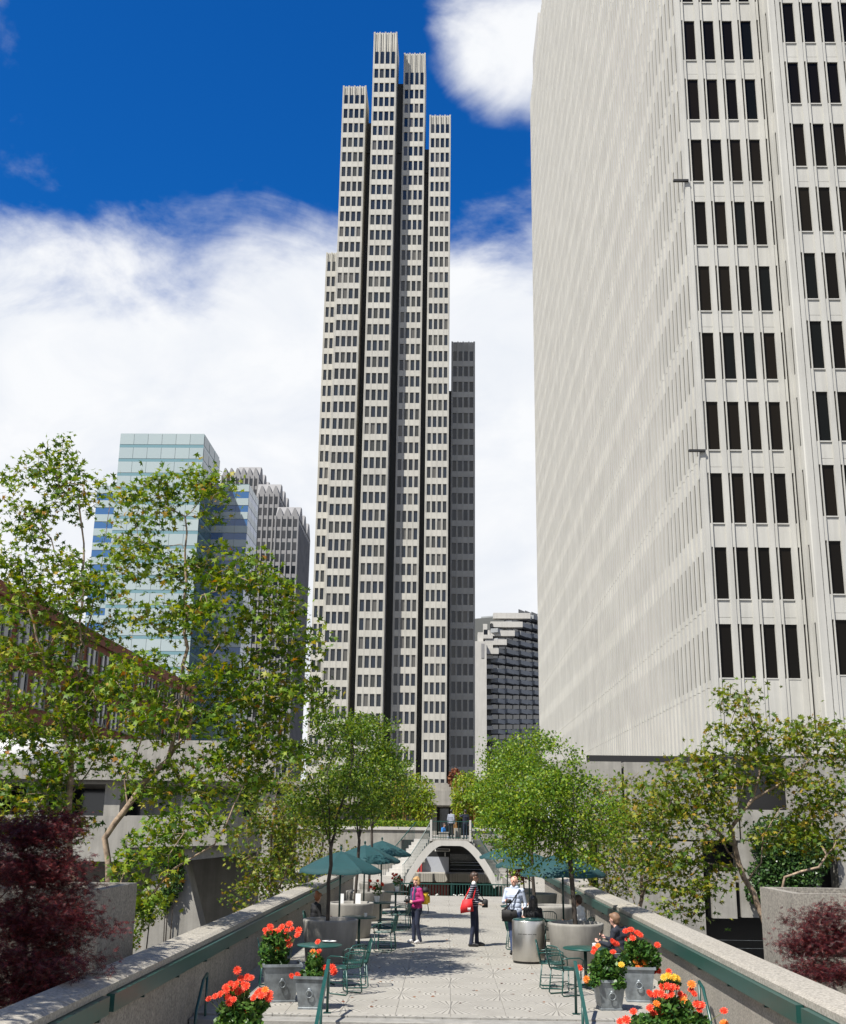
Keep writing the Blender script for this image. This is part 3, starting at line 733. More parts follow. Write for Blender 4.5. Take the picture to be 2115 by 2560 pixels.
# terrace walls, planting beds and entrance behind the landing
tw = thing('terrace_wall', 'long dark concrete terrace wall with pale coping behind the arch', 'wall', (-6, 80, 0))
wo_(MB().box(-14, -1.25, 79, 79.5, 0, 2.55), 'wall', 'plain_concrete', tw); wo_(MB().box(-14.1, -1.2, 78.9, 79.6, 2.55, 2.75), 'coping', 'white_concrete', tw)
tw2 = thing('terrace_wall', 'concrete terrace wall behind the stairs hidden by the right hand tree', 'wall', (7, 80, 0))
wo_(MB().box(1.7, 14, 79, 79.5, 0, 2.55), 'wall', 'plain_concrete', tw2); wo_(MB().box(1.65, 14.1, 78.9, 79.6, 2.55, 2.75), 'coping', 'white_concrete', tw2)
struct(MB().box(-14, -1.3, 79.5, 92, 0, 2.45).box(1.8, 14, 79.5, 92, 0, 2.45).obj('planting_bed', 'soil'))
struct(MB().box(-1.3, 1.8, 77, 98, 1.6, 2.1).obj('upper_path', 'plain_concrete'))
en = thing('entrance_block', 'low concrete entrance block with deep lintel at the foot of the skyscraper', 'building', (0, 110, 0))
wo_(MB().box(-40, 9, 106, 200, 4.6, 6.6), 'podium', 'plain_concrete', en)
wo_(MB().box(-3.0, 4.0, 95, 106, 4.45, 5.6), 'lintel', 'plain_concrete', en); [wo_(MB().box(a_, b_, c_, d_, 2, 4.45), 'column', 'plain_concrete', en) for a_, b_, c_, d_ in ((-2.2, -.9, 96, 97), (2.6, 3.6, 96, 97), (.25, .45, 97, 97.4))]
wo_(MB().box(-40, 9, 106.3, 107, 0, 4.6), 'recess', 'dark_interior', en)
wo_(MB().box(-.7, .1, 103, 103.1, 2.1, 4.3).box(.6, 2.4, 103, 103.1, 2.1, 4.3), 'door_glass', 'far_glass', en)

# ================================================================== left pavilion, canopy, concrete planters
pv = thing('concrete_pavilion', 'raw concrete pavilion with leaning pier and dark opening left of footbridge', 'building', (-12, 44, GZ))
Yp = 40.0
def pp(x, y, Y=Yp): p = ay(x, y, Y); return (p.x, p.z)
a = pp(382, 2188); b = pp(463, 2157); c = pp(505, 2330); d = pp(287, 2346)
def down(p, q): # continue edge p->q to street level
    t = (GZ-p[1])/(q[1]-p[1]); return (p[0]+(q[0]-p[0])*t, GZ)
wo_(MB().prism([a, b, down(b, c), down(a, d)], 'y', Yp, Yp+.9), 'leaning_pier', 'plain_concrete', pv)
b0, b1 = pp(330, 2039), pp(575, 2039); c0, c1 = pp(330, 2118), pp(575, 2112); d0, d1 = pp(330, 2166), pp(575, 2140)
wo_(MB().prism([b0, b1, c1, c0], 'y', Yp-.6, Yp+7), 'beam', 'plain_concrete', pv)
wo_(MB().prism([c0, c1, d1, d0], 'y', Yp-.25, Yp+6.8), 'lip', 'plain_concrete', pv)
wo_(MB().box(b0[0]-6, b1[0], Yp+6, Yp+7, GZ, b0[1]-.05), 'back_wall', 'plain_concrete', pv)
wo_(MB().box(b0[0]-6, b0[0]+.02, Yp-.5, Yp+7, 1.6, b0[1]-.02), 'side_beam', 'plain_concrete', pv)
tb = thing('terrace_parapet', 'long beige concrete parapet behind the left plane trees', 'wall', (-18, 60, GZ))
wo_(MB().box(-34, -8.8, 58, 58.5, 4.9, 6.9).box(-34, -8.8, 58.5, 70, 4.7, 5.0), 'wall', 'plain_concrete', tb)
for i in range(7): wo_(MB().box(-33+3.9*i, -32.2+3.9*i, 58.6, 59.4, GZ, 4.9), 'column', 'plain_concrete', tb)
wo_(MB().box(-34, -8.8, 68, 68.4, GZ, 4.8), 'back_wall', 'far_glass', tb)
# white barrel canopy
cn = thing('barrel_canopy', 'white barrel vaulted canopy at the left edge of the picture', 'canopy', (-17, 44, GZ))
p0 = ay(60, 1911, 44); n_ = 14; r_ = 0.85
pr_ = [(44+1.2*math.cos(math.pi*i/n_), p0.z+1.0*math.sin(math.pi*i/n_)) for i in range(n_+1)]
cx1 = ay(112, 1911, 43).x
o = MB().prism(pr_, 'x', cx1-9, cx1); o = wo_(o, 'vault', 'white_paint', cn); smooth_by_angle(o)
for x in (cx1-.6, cx1-4.5, cx1-8.4):
    for y in (43.2, 44.8): wo_(MB().tube([(x, y, GZ), (x, y, p0.z+.02)], .05, 8), 'post', 'green_dark', cn)
# big square concrete planters outside each parapet
def cplanter(label, x0, x1, y0, y1, zt):
    T = thing('concrete_planter', label, 'planter', ((x0+x1)/2, (y0+y1)/2, GZ))
    m = MB().box(x0, x0+.16, y0, y1, GZ, zt).box(x1-.16, x1, y0, y1, GZ, zt).box(x0+.16, x1-.16, y0, y0+.16, GZ, zt).box(x0+.16, x1-.16, y1-.16, y1, GZ, zt)
    wo_(m, 'tub', 'parapet_concrete', T); wo_(MB().box(x0+.15, x1-.15, y0+.15, y1-.15, GZ, zt-.12), 'soil', 'soil', T)
cplanter('tall square concrete planter under the purple maple by the left parapet', -7.4, -5.15, 17.6, 19.6, 1.95)
cplanter('tall square concrete planter under the purple maple by the right parapet', 5.55, 8.2, 19.2, 21.2, 1.95)

# ================================================================== right podium below the block
pd = thing('podium_frame', 'concrete podium frame with dark openings below the big block on the right', 'building', (16, 50, GZ))
Yq = 47.5
def qq(x, y, Y=Yq): p = ay(x, y, Y); return p.x, p.z
def qbox(x0, y0, x1, y1, Ya, Yb, nm, mat='plain_concrete'):
    a = qq(x0, y0); b = qq(x1, y1); wo_(MB().box(a[0], b[0], Ya, Yb, b[1], a[1]), nm, mat, pd)
qbox(1380, 1902, 1560, 2101, Yq+.07, Yq+1, 'panel'); qbox(1560, 1905, 1850, 2101, Yq, Yq+1, 'panel'); qbox(1850, 2024, 1975, 2101, Yq+.03, Yq+1, 'panel'); qbox(1975, 1895, 2400, 2101, Yq+.01, Yq+1, 'panel')
qbox(1500, 2101, 1778, 2560, Yq+.02, Yq+1, 'panel'); qbox(1845, 2101, 2060, 2297, Yq+.05, Yq+1, 'panel'); qbox(2090, 2101, 2400, 2300, Yq+.04, Yq+1, 'panel'); qbox(1778, 2180, 1845, 2297, Yq+.06, Yq+1, 'panel')
qbox(1778, 2413, 2400, 2700, Yq+.02, Yq+1, 'panel')
for yy in (2352, 2372): qbox(1790, yy, 2000, yy+3, Yq+.3, Yq+.35, 'rail', 'zinc')
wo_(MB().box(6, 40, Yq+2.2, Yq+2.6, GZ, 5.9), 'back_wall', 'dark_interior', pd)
# ================================================================== vegetation
def leaf_template(kind):
    if kind == 'plane':      # five pointed lobes, slightly folded
        tips = [(-90, .0), (-32, .62), (28, .92), (90, 1.0), (152, .92), (212, .62)]
        out = []
        ang = [-60, -15, 35, 62, 90, 118, 145, 195, 240]; rad = [.22, .80, .34, .40, 1.0, .40, .34, .80, .22]
        ang = [-70, -12, 22, 44, 68, 90, 112, 136, 158, 192, 250]; rad = [.16, .74, .38, .92, .46, 1.0, .46, .92, .38, .74, .16]
        P = [(0, .0, 0)]
        for a, r in zip(ang, rad): P.append((r*math.cos(R_(a))*.62, r*math.sin(R_(a))*.62, -.10*abs(r*math.cos(R_(a)))-.06*r*r))
        n = len(P)-1; F = []
        i = 1
        while i < n: F.append((0, i, i+1, i+2) if i+2 <= n else (0, i, i+1)); i += 2
        return np.array(P), F
    if kind == 'palm':       # deeply cut japanese maple leaf
        P = []; F = []
        for a, r in ((-20, .7), (25, .95), (65, 1.0), (110, 1.0), (150, .95), (200, .7)):
            c, s_ = math.cos(R_(a)), math.sin(R_(a)); b = len(P)
            P += [(0, 0, 0), (c*r*.42+s_*.085, s_*r*.42-c*.085, -.04), (c*r, s_*r, -.16*r), (c*r*.42-s_*.085, s_*r*.42+c*.085, -.04)]
            F.append((b, b+1, b+2, b+3))
        P[0] = (0, 0, 0)
        return np.array(P)*.6, F
    if kind == 'lance':      # narrow leaf
        return np.array([(0, 0, 0), (.17, .45, -.02), (0, 1, -.12), (-.17, .45, -.02)]), [(0, 1, 2, 3)]
    return np.array([(0, -.5, 0), (.33, 0, -.05), (0, .55, -.1), (-.33, 0, -.05)]), [(0, 1, 2, 3)]
LT = {k: leaf_template(k) for k in ('plane', 'palm', 'lance', 'oval')}
def leaf_mesh(name, pts, size, kind, mat, up=0.5, rng=RNG, out=None, droop=0.0):
    """one real leaf per point"""
    P, F = LT[kind]; n = len(pts); pts = np.asarray(pts, float)
    nz = rng.normal(size=(n, 3))*0.75; nz[:, 2] += up*1.6
    if out is not None: nz += out*1.1
    nz /= np.linalg.norm(nz, axis=1)[:, None]
    t = rng.normal(size=(n, 3)); t[:, 2] -= droop; t -= nz*(t*nz).sum(1)[:, None]; t /= np.linalg.norm(t, axis=1)[:, None]+1e-9
    b = np.cross(t, nz)
    s = size*rng.uniform(.6, 1.2, n)
    V = pts[:, None, :]+s[:, None, None]*(P[None, :, 0:1]*b[:, None, :]+P[None, :, 1:2]*t[:, None, :]+P[None, :, 2:3]*nz[:, None, :])
    m = len(P); V = V.reshape(-1, 3)
    loops = []; starts = []; tot = []; k = 0
    base = np.arange(n)*m
    lf = [i for f in F for i in f]; lt = [len(f) for f in F]
    L = (base[:, None]+np.array(lf)[None, :]).ravel(); T = np.tile(lt, n); S = np.concatenate(([0], np.cumsum(T)[:-1]))
    me = bpy.data.meshes.new(name); me.vertices.add(len(V)); me.vertices.foreach_set('co', V.ravel())
    me.loops.add(len(L)); me.loops.foreach_set('vertex_index', L.astype(np.int32))
    me.polygons.add(len(T)); me.polygons.foreach_set('loop_start', S.astype(np.int32)); me.polygons.foreach_set('loop_total', T.astype(np.int32))
    me.materials.append(MATS[mat]); me.update(calc_edges=True); me.validate(); return me
def grow(limbs, att, tip=.007, expo=.5, rng=RNG, pen=.10, bend=.35, stepl=.32):
    """limbs: polylines that start on earlier ones; att: points the branches reach. Returns tubes (points, radii)"""
    pos = []; par = []; plen = []
    def addnode(p, pa):
        pos.append(np.array(p, float)); par.append(pa); plen.append(0 if pa < 0 else plen[pa]+np.linalg.norm(pos[-1]-pos[pa])); return len(pos)-1
    for L in limbs:
        L = [np.array(p, float) for p in L]
        if not pos: cur = addnode(L[0], -1)
        else:
            d = [np.linalg.norm(q-L[0]) for q in pos]; cur = int(np.argmin(d))
        for a, b in zip(L[:-1], L[1:]):
            k = max(1, int(np.linalg.norm(b-a)/stepl))
            for i in range(1, k+1):
                p = a+(b-a)*i/k
                if i < k: p = p+rng.normal(size=3)*.025
                cur = addnode(p, cur)
    nl = len(pos); att = np.asarray(att, float)
    A0 = np.array(pos); d0 = np.array([np.linalg.norm(A0-a, axis=1).min() for a in att]); order = np.argsort(d0)
    arr = np.zeros((nl+len(att)*14+10, 3)); arr[:nl] = A0; pl = np.zeros(len(arr)); pl[:nl] = plen
    ends = []
    for ai in order:
        a = att[ai]; n = len(pos); d = np.linalg.norm(arr[:n]-a, axis=1); i = int(np.argmin(d+pen*pl[:n])); dd = d[i]
        pd_ = pos[i]-pos[par[i]] if par[i] >= 0 else np.array([0, 0, 1.]); pd_ = pd_/(np.linalg.norm(pd_)+1e-9)
        c = pos[i]+pd_*dd*bend+np.array([0, 0, .06*dd]); k = int(min(12, max(1, round(dd/stepl)))); cur = i; p0 = pos[i]
        for j in range(1, k+1):
            t = j/k; p = p0*(1-t)**2+2*c*t*(1-t)+a*t*t
            if j < k: p = p+rng.normal(size=3)*.05*min(1, dd)
            cur = addnode(p, cur); arr[cur] = p; pl[cur] = plen[cur]
        ends.append(cur)
    n = len(pos); cnt = np.zeros(n); ch = [[] for _ in range(n)]
    for i in range(n):
        if par[i] >= 0: ch[par[i]].append(i)
    for i in range(n-1, -1, -1):
        if not ch[i]: cnt[i] = 1
        if par[i] >= 0: cnt[par[i]] += cnt[i]
    rad = tip*cnt**expo
    tubes = []; st = [(0, None)]
    while st:
        i, frm = st.pop(); ptsl = []; rl = []
        if frm is not None: ptsl.append(pos[frm]); rl.append(rad[i])
        while True:
            ptsl.append(pos[i]); rl.append(rad[i])
            if not ch[i]: break
            cs = sorted(ch[i], key=lambda c: -cnt[c])
            for c in cs[1:]: st.append((c, i))
            i = cs[0]
        if len(ptsl) > 1: tubes.append((ptsl, rl))
    return tubes
def blob_points(blobs, n, rng=RNG, shell=.35):
    w = np.array([b[1][0]*b[1][1]*b[1][2] for b in blobs])**.7; w /= w.sum(); P = []
    for b, k in zip(blobs, (w*n).round().astype(int)):
        d = rng.normal(size=(k, 3)); d /= np.linalg.norm(d, axis=1)[:, None]+1e-9
        r = (shell+(1-shell)*rng.uniform(size=k))**(1/2.2) if shell else rng.uniform(size=k)**(1/3)
        P.append(np.array(b[0])+d*r[:, None]*np.array(b[1]))
    return np.concatenate(P)
def tree(name, label, cat, base, limbs, blobs, natt, leaves, lsize, kind, lmat, bark, tip=.007, expo=.5, spread=.32, up=.5, group=None, seed=1, pen=.10, droop=0., sides=7, keep=None, maxr=None, tiers=None):
    rng = np.random.default_rng(seed)
    if tiers: blobs = [(tuple(c), tuple(np.array([.36, .36, .05])*rng.uniform(.6, 1.3))) for c in blob_points(blobs, tiers, rng, .2)]
    T = thing(name, label, cat, tuple(base), group=group)
    limbs = [[Vector(p) for p in L] for L in limbs]
    att = blob_points(blobs, natt, rng)
    if keep is not None: att = att[keep(att)]
    tb = grow(limbs, att, tip, expo, rng, pen)
    m = MB(); br = MB()
    for k, (p, r) in enumerate(tb):
        if maxr: r = [min(x, maxr) for x in r]
        (m if k == 0 else br).tube(p, r, sides if r[0] > .03 else 4, cap=False)
    wo_(m, 'trunk', bark, T, True)
    if br.v: wo_(br, 'branches', bark, T, True)
    q = np.repeat(att, leaves, axis=0)+rng.normal(size=(len(att)*leaves, 3))*spread*np.array([1.15, 1.15, .62])
    q -= np.array([0, 0, spread*.25])
    if keep is not None: q = q[keep(q)]
    me = leaf_mesh('crown', q, lsize, kind, lmat, up, rng, droop=droop)
    stuff(link('crown', me, T, tuple(-T.location))); return T
def sb(x, y, rx, ry, Y, rd=None, dy=0.0):
    """ellipsoid blob: photograph-pixel centre and half sizes (1736-wide scale) at distance Y"""
    p = ay(x*K, y*K, Y+dy); q = ay((x+rx)*K, (y-ry)*K, Y+dy); hx = abs(q.x-p.x); hz = abs(q.z-p.z)
    return ((p.x, p.y, p.z), (hx, rd if rd else max(.5, (hx+hz)/2*.8), hz))
def pt(x, y, Y): return ay(x*K, y*K, Y)

# ---- plane trees left of the bridge
YA = 25.0
bA = pt(150, 2060, YA); bA.z = GZ
tree('plane_tree', 'tall plane tree with pale trunk at the far left edge', 'tree', bA,
     [[bA, pt(150, 1850, YA), pt(143, 1700, YA), pt(148, 1540, YA), pt(165, 1350, YA), pt(172, 1150, YA), pt(160, 1020, YA)], [pt(148, 1560, YA), pt(100, 1400, YA-.5), pt(60, 1250, YA-.8)], [pt(143, 1640, YA), pt(195, 1560, YA+.5), pt(230, 1400, YA+.8)],
      [pt(165, 1350, YA), pt(210, 1150, YA+.4), pt(225, 1010, YA+.6)]],
     [sb(110, 920, 45, 40, YA, .6), sb(60, 1010, 70, 55, YA, .8), sb(165, 1000, 60, 60, YA, .8), sb(30, 1110, 70, 80, YA, 1), sb(120, 1200, 80, 70, YA, 1.1), sb(60, 1290, 110, 90, YA, 1.3), sb(190, 1250, 70, 90, YA, 1.2), sb(80, 1430, 120, 110, YA, 1.5), sb(200, 1440, 80, 80, YA, 1.2), sb(50, 1580, 110, 70, YA, 1.2), sb(170, 1560, 90, 60, YA, 1.0), sb(90, 1680, 110, 50, YA, 1.0)],
     330, 25, .185, 'plane', 'leaf_plane', 'bark_plane', .0052, .52, .19, .5, seed=11, group='plane trees left of the footbridge')
YB = 22.6
bB = pt(232, 2060, YB); bB.z = GZ
tree('plane_tree', 'broad plane tree with crooked leaning limbs beside the left parapet', 'tree', bB,
     [[bB, pt(225, 1850, YB), pt(215, 1720, YB), pt(262, 1655, YB), pt(300, 1600, YB), pt(345, 1560, YB), pt(368, 1450, YB), pt(385, 1330, YB), pt(383, 1200, YB), pt(380, 1060, YB)],
      [pt(262, 1655, YB), pt(255, 1600, YB), pt(215, 1560, YB-.4), pt(180, 1480, YB-.6)], [pt(345, 1560, YB), pt(400, 1480, YB+.4), pt(470, 1400, YB+.6), pt(540, 1330, YB+.8)],
      [pt(345, 1560, YB), pt(380, 1620, YB+.2), pt(470, 1570, YB+.4), pt(560, 1480, YB+.5)],
      [pt(225, 1900, YB), pt(262, 1880, YB-.6), pt(310, 1840, YB-.9), pt(345, 1790, YB-1), pt(440, 1733, YB-.8), pt(465, 1690, YB-.7)]],
     [sb(380, 985, 65, 35, YB, .6), sb(305, 1030, 60, 55, YB, .8), sb(440, 1020, 35, 60, YB, .6), sb(270, 1130, 60, 60, YB, .8), sb(365, 1160, 55, 50, YB, .8), sb(330, 1260, 60, 40, YB, .8), sb(480, 1160, 65, 55, YB, .9), sb(560, 1230, 70, 55, YB, .9), sb(450, 1270, 80, 55, YB, 1.1), sb(600, 1300, 55, 50, YB, .8), sb(290, 1380, 60, 60, YB, 1.0), sb(540, 1390, 90, 60, YB, 1.1), sb(430, 1400, 60, 50, YB, 1.0), sb(620, 1420, 55, 40, YB, .7), sb(500, 1480, 110, 60, YB, 1.2), sb(330, 1480, 80, 50, YB, 1.1), sb(450, 1590, 110, 50, YB, 1.0), sb(560, 1560, 60, 60, YB, .8), sb(300, 1600, 60, 50, YB, .8), sb(400, 1690, 90, 40, YB-.5, .9), sb(310, 1750, 80, 60, YB-.8, .7), sb(280, 1830, 60, 50, YB-.8, .6)],
     480, 23, .175, 'plane', 'leaf_plane', 'bark_plane', .0048, .5, .175, .5, seed=12, group='plane trees left of the footbridge')
# bushier plane trees further along, left
for i, (x, y0, Y, w, lab) in enumerate(((560, 1640, 36, 75, 'pale stemmed young plane tree crowding the left parapet behind the umbrella'), (640, 1600, 44, 70, 'further young plane tree beyond the left parapet near the dark planter trees'))):
    b = pt(x, 2000, Y); b.z = GZ
    tree('plane_tree', lab, 'tree', b, [[b, pt(x+5, 1880, Y), pt(x-6, 1760, Y), pt(x+4, 1640, Y)], [pt(x+5, 1840, Y), pt(x+40, 1760, Y-.5), pt(x+50, 1690, Y)], [pt(x+5, 1850, Y), pt(x-40, 1780, Y+.4), pt(x-55, 1700, Y)], [pt(x, 1800, Y), pt(x+22, 1740, Y+.5), pt(x+20, 1640, Y)]],
         [sb(x, y0, w, 70, Y, 1.2), sb(x-20, y0+90, w, 60, Y, 1.2), sb(x+20, y0+150, w*.9, 50, Y, 1.1), sb(x-35, y0+200, w*.8, 50, Y, 1.0), sb(x+40, y0+60, w*.6, 50, Y, .9)],
         230, 16, .155, 'plane', 'leaf_plane_yellow', 'bark_plane', .0066, .5, .20, .45, seed=20+i, group='young plane trees left of the footbridge')
# ---- plane trees right of the bridge
YD = 29.0
bD = pt(1590, 2030, YD); bD.z = GZ
tree('plane_tree', 'sprawling plane tree with forked pale limbs beside the right parapet', 'tree', bD,
     [[bD, pt(1585, 1935, YD), pt(1545, 1830, YD), pt(1515, 1770, YD), pt(1500, 1700, YD), pt(1545, 1640, YD), pt(1560, 1580, YD), pt(1550, 1500, YD), pt(1535, 1430, YD)],
      [pt(1580, 1920, YD), pt(1560, 1860, YD), pt(1530, 1815, YD), pt(1562, 1770, YD-.3), pt(1565, 1720, YD-.3), pt(1600, 1660, YD-.4)],
      [pt(1515, 1770, YD), pt(1460, 1690, YD+.5), pt(1440, 1620, YD+.6)], [pt(1592, 1960, YD), pt(1600, 1850, YD-.5), pt(1610, 1800, YD-.5), pt(1680, 1780, YD-.6), pt(1740, 1690, YD-.6)],
      [pt(1545, 1640, YD), pt(1600, 1610, YD), pt(1660, 1560, YD)], [pt(1500, 1720, YD), pt(1420, 1680, YD), pt(1360, 1620, YD+.2)]],
     [sb(1530, 1435, 55, 35, YD, .5), sb(1600, 1500, 70, 40, YD, .8), sb(1500, 1530, 65, 45, YD, .8), sb(1690, 1520, 70, 55, YD, .9), sb(1420, 1580, 75, 45, YD, .9), sb(1560, 1590, 70, 45, YD, 1.0), sb(1680, 1610, 80, 55, YD, 1.0), sb(1350, 1640, 60, 45, YD, .8), sb(1440, 1680, 80, 55, YD, 1.0), sb(1700, 1700, 60, 60, YD, .9), sb(1350, 1740, 60, 50, YD, .8), sb(1430, 1790, 70, 45, YD, .8), sb(1600, 1700, 60, 40, YD, .8), sb(1400, 1850, 55, 40, YD, .6), sb(1480, 1620, 60, 45, YD, .8)],
     350, 22, .18, 'plane', 'leaf_plane_yellow', 'bark_plane', .0068, .5, .20, .45, seed=31, group='plane trees right of the footbridge')
for i, (x, y0, Y, w, lab) in enumerate(((1235, 1660, 38, 60, 'tangled twiggy young plane tree beyond the right parapet by the green umbrella'), (1310, 1640, 34, 70, 'young plane tree with bare tangled twigs halfway along the right parapet'))):
    b = pt(x, 2000, Y); b.z = GZ
    tree('plane_tree', lab, 'tree', b, [[b, pt(x, 1900, Y), pt(x+8, 1790, Y), pt(x-4, 1660, Y)], [pt(x, 1850, Y), pt(x+40, 1770, Y-.5), pt(x+50, 1700, Y)], [pt(x, 1860, Y), pt(x-35, 1790, Y+.4), pt(x-45, 1710, Y)]],
         [sb(x, y0, w, 60, Y, 1.1), sb(x-15, y0+80, w, 60, Y, 1.1), sb(x+20, y0+140, w*.9, 50, Y, 1.0), sb(x+35, y0+30, w*.6, 50, Y, .9)],
         210, 15, .145, 'plane', 'leaf_plane_yellow', 'bark_plane', .0066, .5, .2, .45, seed=40+i, group='young plane trees right of the footbridge')
# ---- purple japanese maples near the camera
YM = 15.0
bM = Vector((-6.3, 18.4, 1.83))
tree('purple_maple', 'dark purple japanese maple filling the lower left corner', 'tree', bM,
     [[bM, Vector((-6.2, 17.9, 2.3)), Vector((-6.0, 16.8, 2.4)), Vector((-5.6, 15.6, 2.2))], [Vector((-6.2, 17.9, 2.3)), Vector((-6.4, 16.6, 2.0)), Vector((-6.2, 15.0, 1.3))], [Vector((-6.0, 16.8, 2.4)), Vector((-5.4, 15.2, 1.5)), Vector((-5.0, 14.3, .9))]],
     [sb(60, 1700, 85, 50, 16.0, .6), sb(30, 1760, 120, 70, 15.5, .8), sb(110, 1790, 70, 50, 15.6, .6), sb(60, 1860, 90, 60, 15.2, .7), sb(120, 1900, 75, 30, 15, .6), sb(40, 1950, 90, 60, 14.8, .7), sb(130, 1980, 75, 40, 14.6, .5), sb(60, 2050, 95, 55, 14.4, .6), sb(120, 1690, 45, 25, 15.8, .4)],
     760, 30, .105, 'palm', 'leaf_maple_red', 'bark_maple', .0028, .5, .10, 1.0, seed=51, pen=.05, tiers=75, group='purple maples')
bN = Vector((7.0, 20.2, 1.83))
tree('purple_maple', 'purple japanese maple leaning in at the lower right edge', 'tree', bN,
     [[bN, Vector((6.9, 19.7, 2.2)), Vector((6.6, 18.6, 2.1)), Vector((6.3, 17.8, 1.8))], [Vector((6.9, 19.7, 2.2)), Vector((6.9, 18.4, 1.7)), Vector((6.6, 17.4, 1.3))]],
     [sb(1690, 1890, 45, 30, 18.2, .5), sb(1720, 1930, 50, 40, 18, .5), sb(1665, 1945, 40, 22, 17.8, .4), sb(1735, 1985, 45, 28, 17.8, .5), sb(1655, 1985, 25, 14, 17.6, .3)],
     260, 28, .10, 'palm', 'leaf_maple_red', 'bark_maple', .0036, .5, .10, 1.0, seed=52, pen=.05, tiers=26, group='purple maples')

# ---- round concrete planters on the deck, each with its tree
PLX, PRX = -2.60, 2.86
def round_planter(label, x, y):
    T = thing('round_planter', label, 'planter', (x, y, 0), group='round concrete planters on the footbridge')
    o = MB().lathe([(.50, .0), (.53, .02), (.615, .83), (.62, .87), (.60, .885), (.555, .885), (.545, .86), (.54, .78)], 40).obj('tub', 'planter_concrete', T); smooth_by_angle(o, 35)
    MB().lathe([(.53, .70), (.545, .795), (.3, .80), (.05, .815)], 24).obj('soil', 'soil', T)
    return T
PY = [26.65, 32.2, 37.7, 43.2]
for i, y in enumerate(PY):
    round_planter(['nearest round concrete planter on the left beside the small table', 'second round concrete planter on the left holding white menus', 'third round concrete planter from the camera on the left side', 'farthest round concrete planter on the left near the stairs'][i], PLX, y)
for i, y in enumerate(PY[:3]):
    round_planter(['sunlit round concrete planter on the right behind the steel bin', 'second round concrete planter on the right behind the bald man', 'farthest round concrete planter on the right near the red leaved plant'][i], PRX, y)
def planter_tree(label, x, y, zc, rx, rz, seed, lean=0., mat='leaf_small', natt=210, nl=26, fork=2.2, size=.075, ry=None, blobs=None, kind='oval', droop=.3, wx=0., clumps=30, csz=1.0):
    b = Vector((x, y, .80)); rng = np.random.default_rng(seed)
    top = Vector((x+lean, y, zc+rz*.4)); f = Vector((x+lean*.3, y, fork))
    limbs = [[b, Vector((x+lean*.1, y, fork*.55)), f, Vector((x+lean*.5-.15, y+.1, zc)), top]]
    for k in range(5):
        a = k*2*math.pi/5+seed; limbs.append([f, f+Vector((math.cos(a)*rx*.22, math.sin(a)*rx*.22, (zc-fork)*.55)), Vector((x+lean*.6+math.cos(a)*rx*.5, y+math.sin(a)*rx*.45, zc+rz*.35*math.sin(seed+k*2)))])
    bl = blobs or [((x+lean*.7+wx, y, zc), (rx, ry or rx*.9, rz)), ((x+lean+wx, y, zc+rz*.45), (rx*.62, rx*.6, rz*.6)), ((x+lean-rx*.45+wx, y, zc-rz*.25), (rx*.5, rx*.5, rz*.5)), ((x+lean+rx*.45+wx, y, zc-rz*.3), (rx*.55, rx*.5, rz*.5))]
    cl = blob_points(bl, clumps, rng, .3); bl = [(tuple(c), tuple(np.array([.34, .32, .30])*rng.uniform(.6, 1.35)*csz)) for c in cl]
    return tree('planter_tree', label, 'tree', b, limbs, bl, natt, nl, size, kind, mat, 'bark_dark', .0042, .5, .13, .3, group='small trees in the round planters', seed=seed, droop=droop)
planter_tree('dark slender tree rising from the nearest left planter through the umbrella', PLX-.05, 26.5, 4.1, 1.1, 1.45, 61, lean=.05, fork=2.4, natt=240, nl=24, size=.085, clumps=27, csz=.92)
planter_tree('slender leafy tree in the second planter on the left', PLX+.1, 32.2, 4.55, 1.35, 1.5, 62, lean=.25, fork=2.5, natt=260, nl=24, size=.09, clumps=28, csz=.95)
planter_tree('slender tree in the third planter on the left side', PLX+.1, 37.7, 4.3, 1.3, 1.3, 63, lean=.2, fork=2.6, natt=240, nl=24, size=.095, clumps=28)
planter_tree('light green weeping tree in the sunlit right hand planter', PRX+.0, 26.7, 3.45, 1.5, 1.25, 64, lean=-.35, mat='leaf_willow', fork=2.5, natt=470, nl=32, size=.078, wx=-.15, clumps=60,
             blobs=[sb(1120, 1650, 100, 70, 26.7, 1.1), sb(1060, 1700, 75, 60, 26.7, .9), sb(1200, 1660, 70, 70, 26.7, .9), sb(1120, 1740, 70, 50, 26.7, .6), sb(1150, 1560, 50, 45, 26.7, .5), sb(1020, 1650, 35, 70, 27, .6), sb(1180, 1760, 25, 40, 26.5, .3)])
planter_tree('light green tree behind the weeping one on the right', PRX-.4, 33.5, 4.1, 1.5, 1.5, 65, lean=-.3, mat='leaf_willow', fork=2.4, natt=330, nl=30, size=.085, clumps=42)
planter_tree('farther light green tree on the right by the arch', PRX-.6, 40.5, 4.2, 1.4, 1.6, 66, lean=-.2, mat='leaf_willow', fork=2.4, natt=260, nl=28, size=.095, clumps=36)

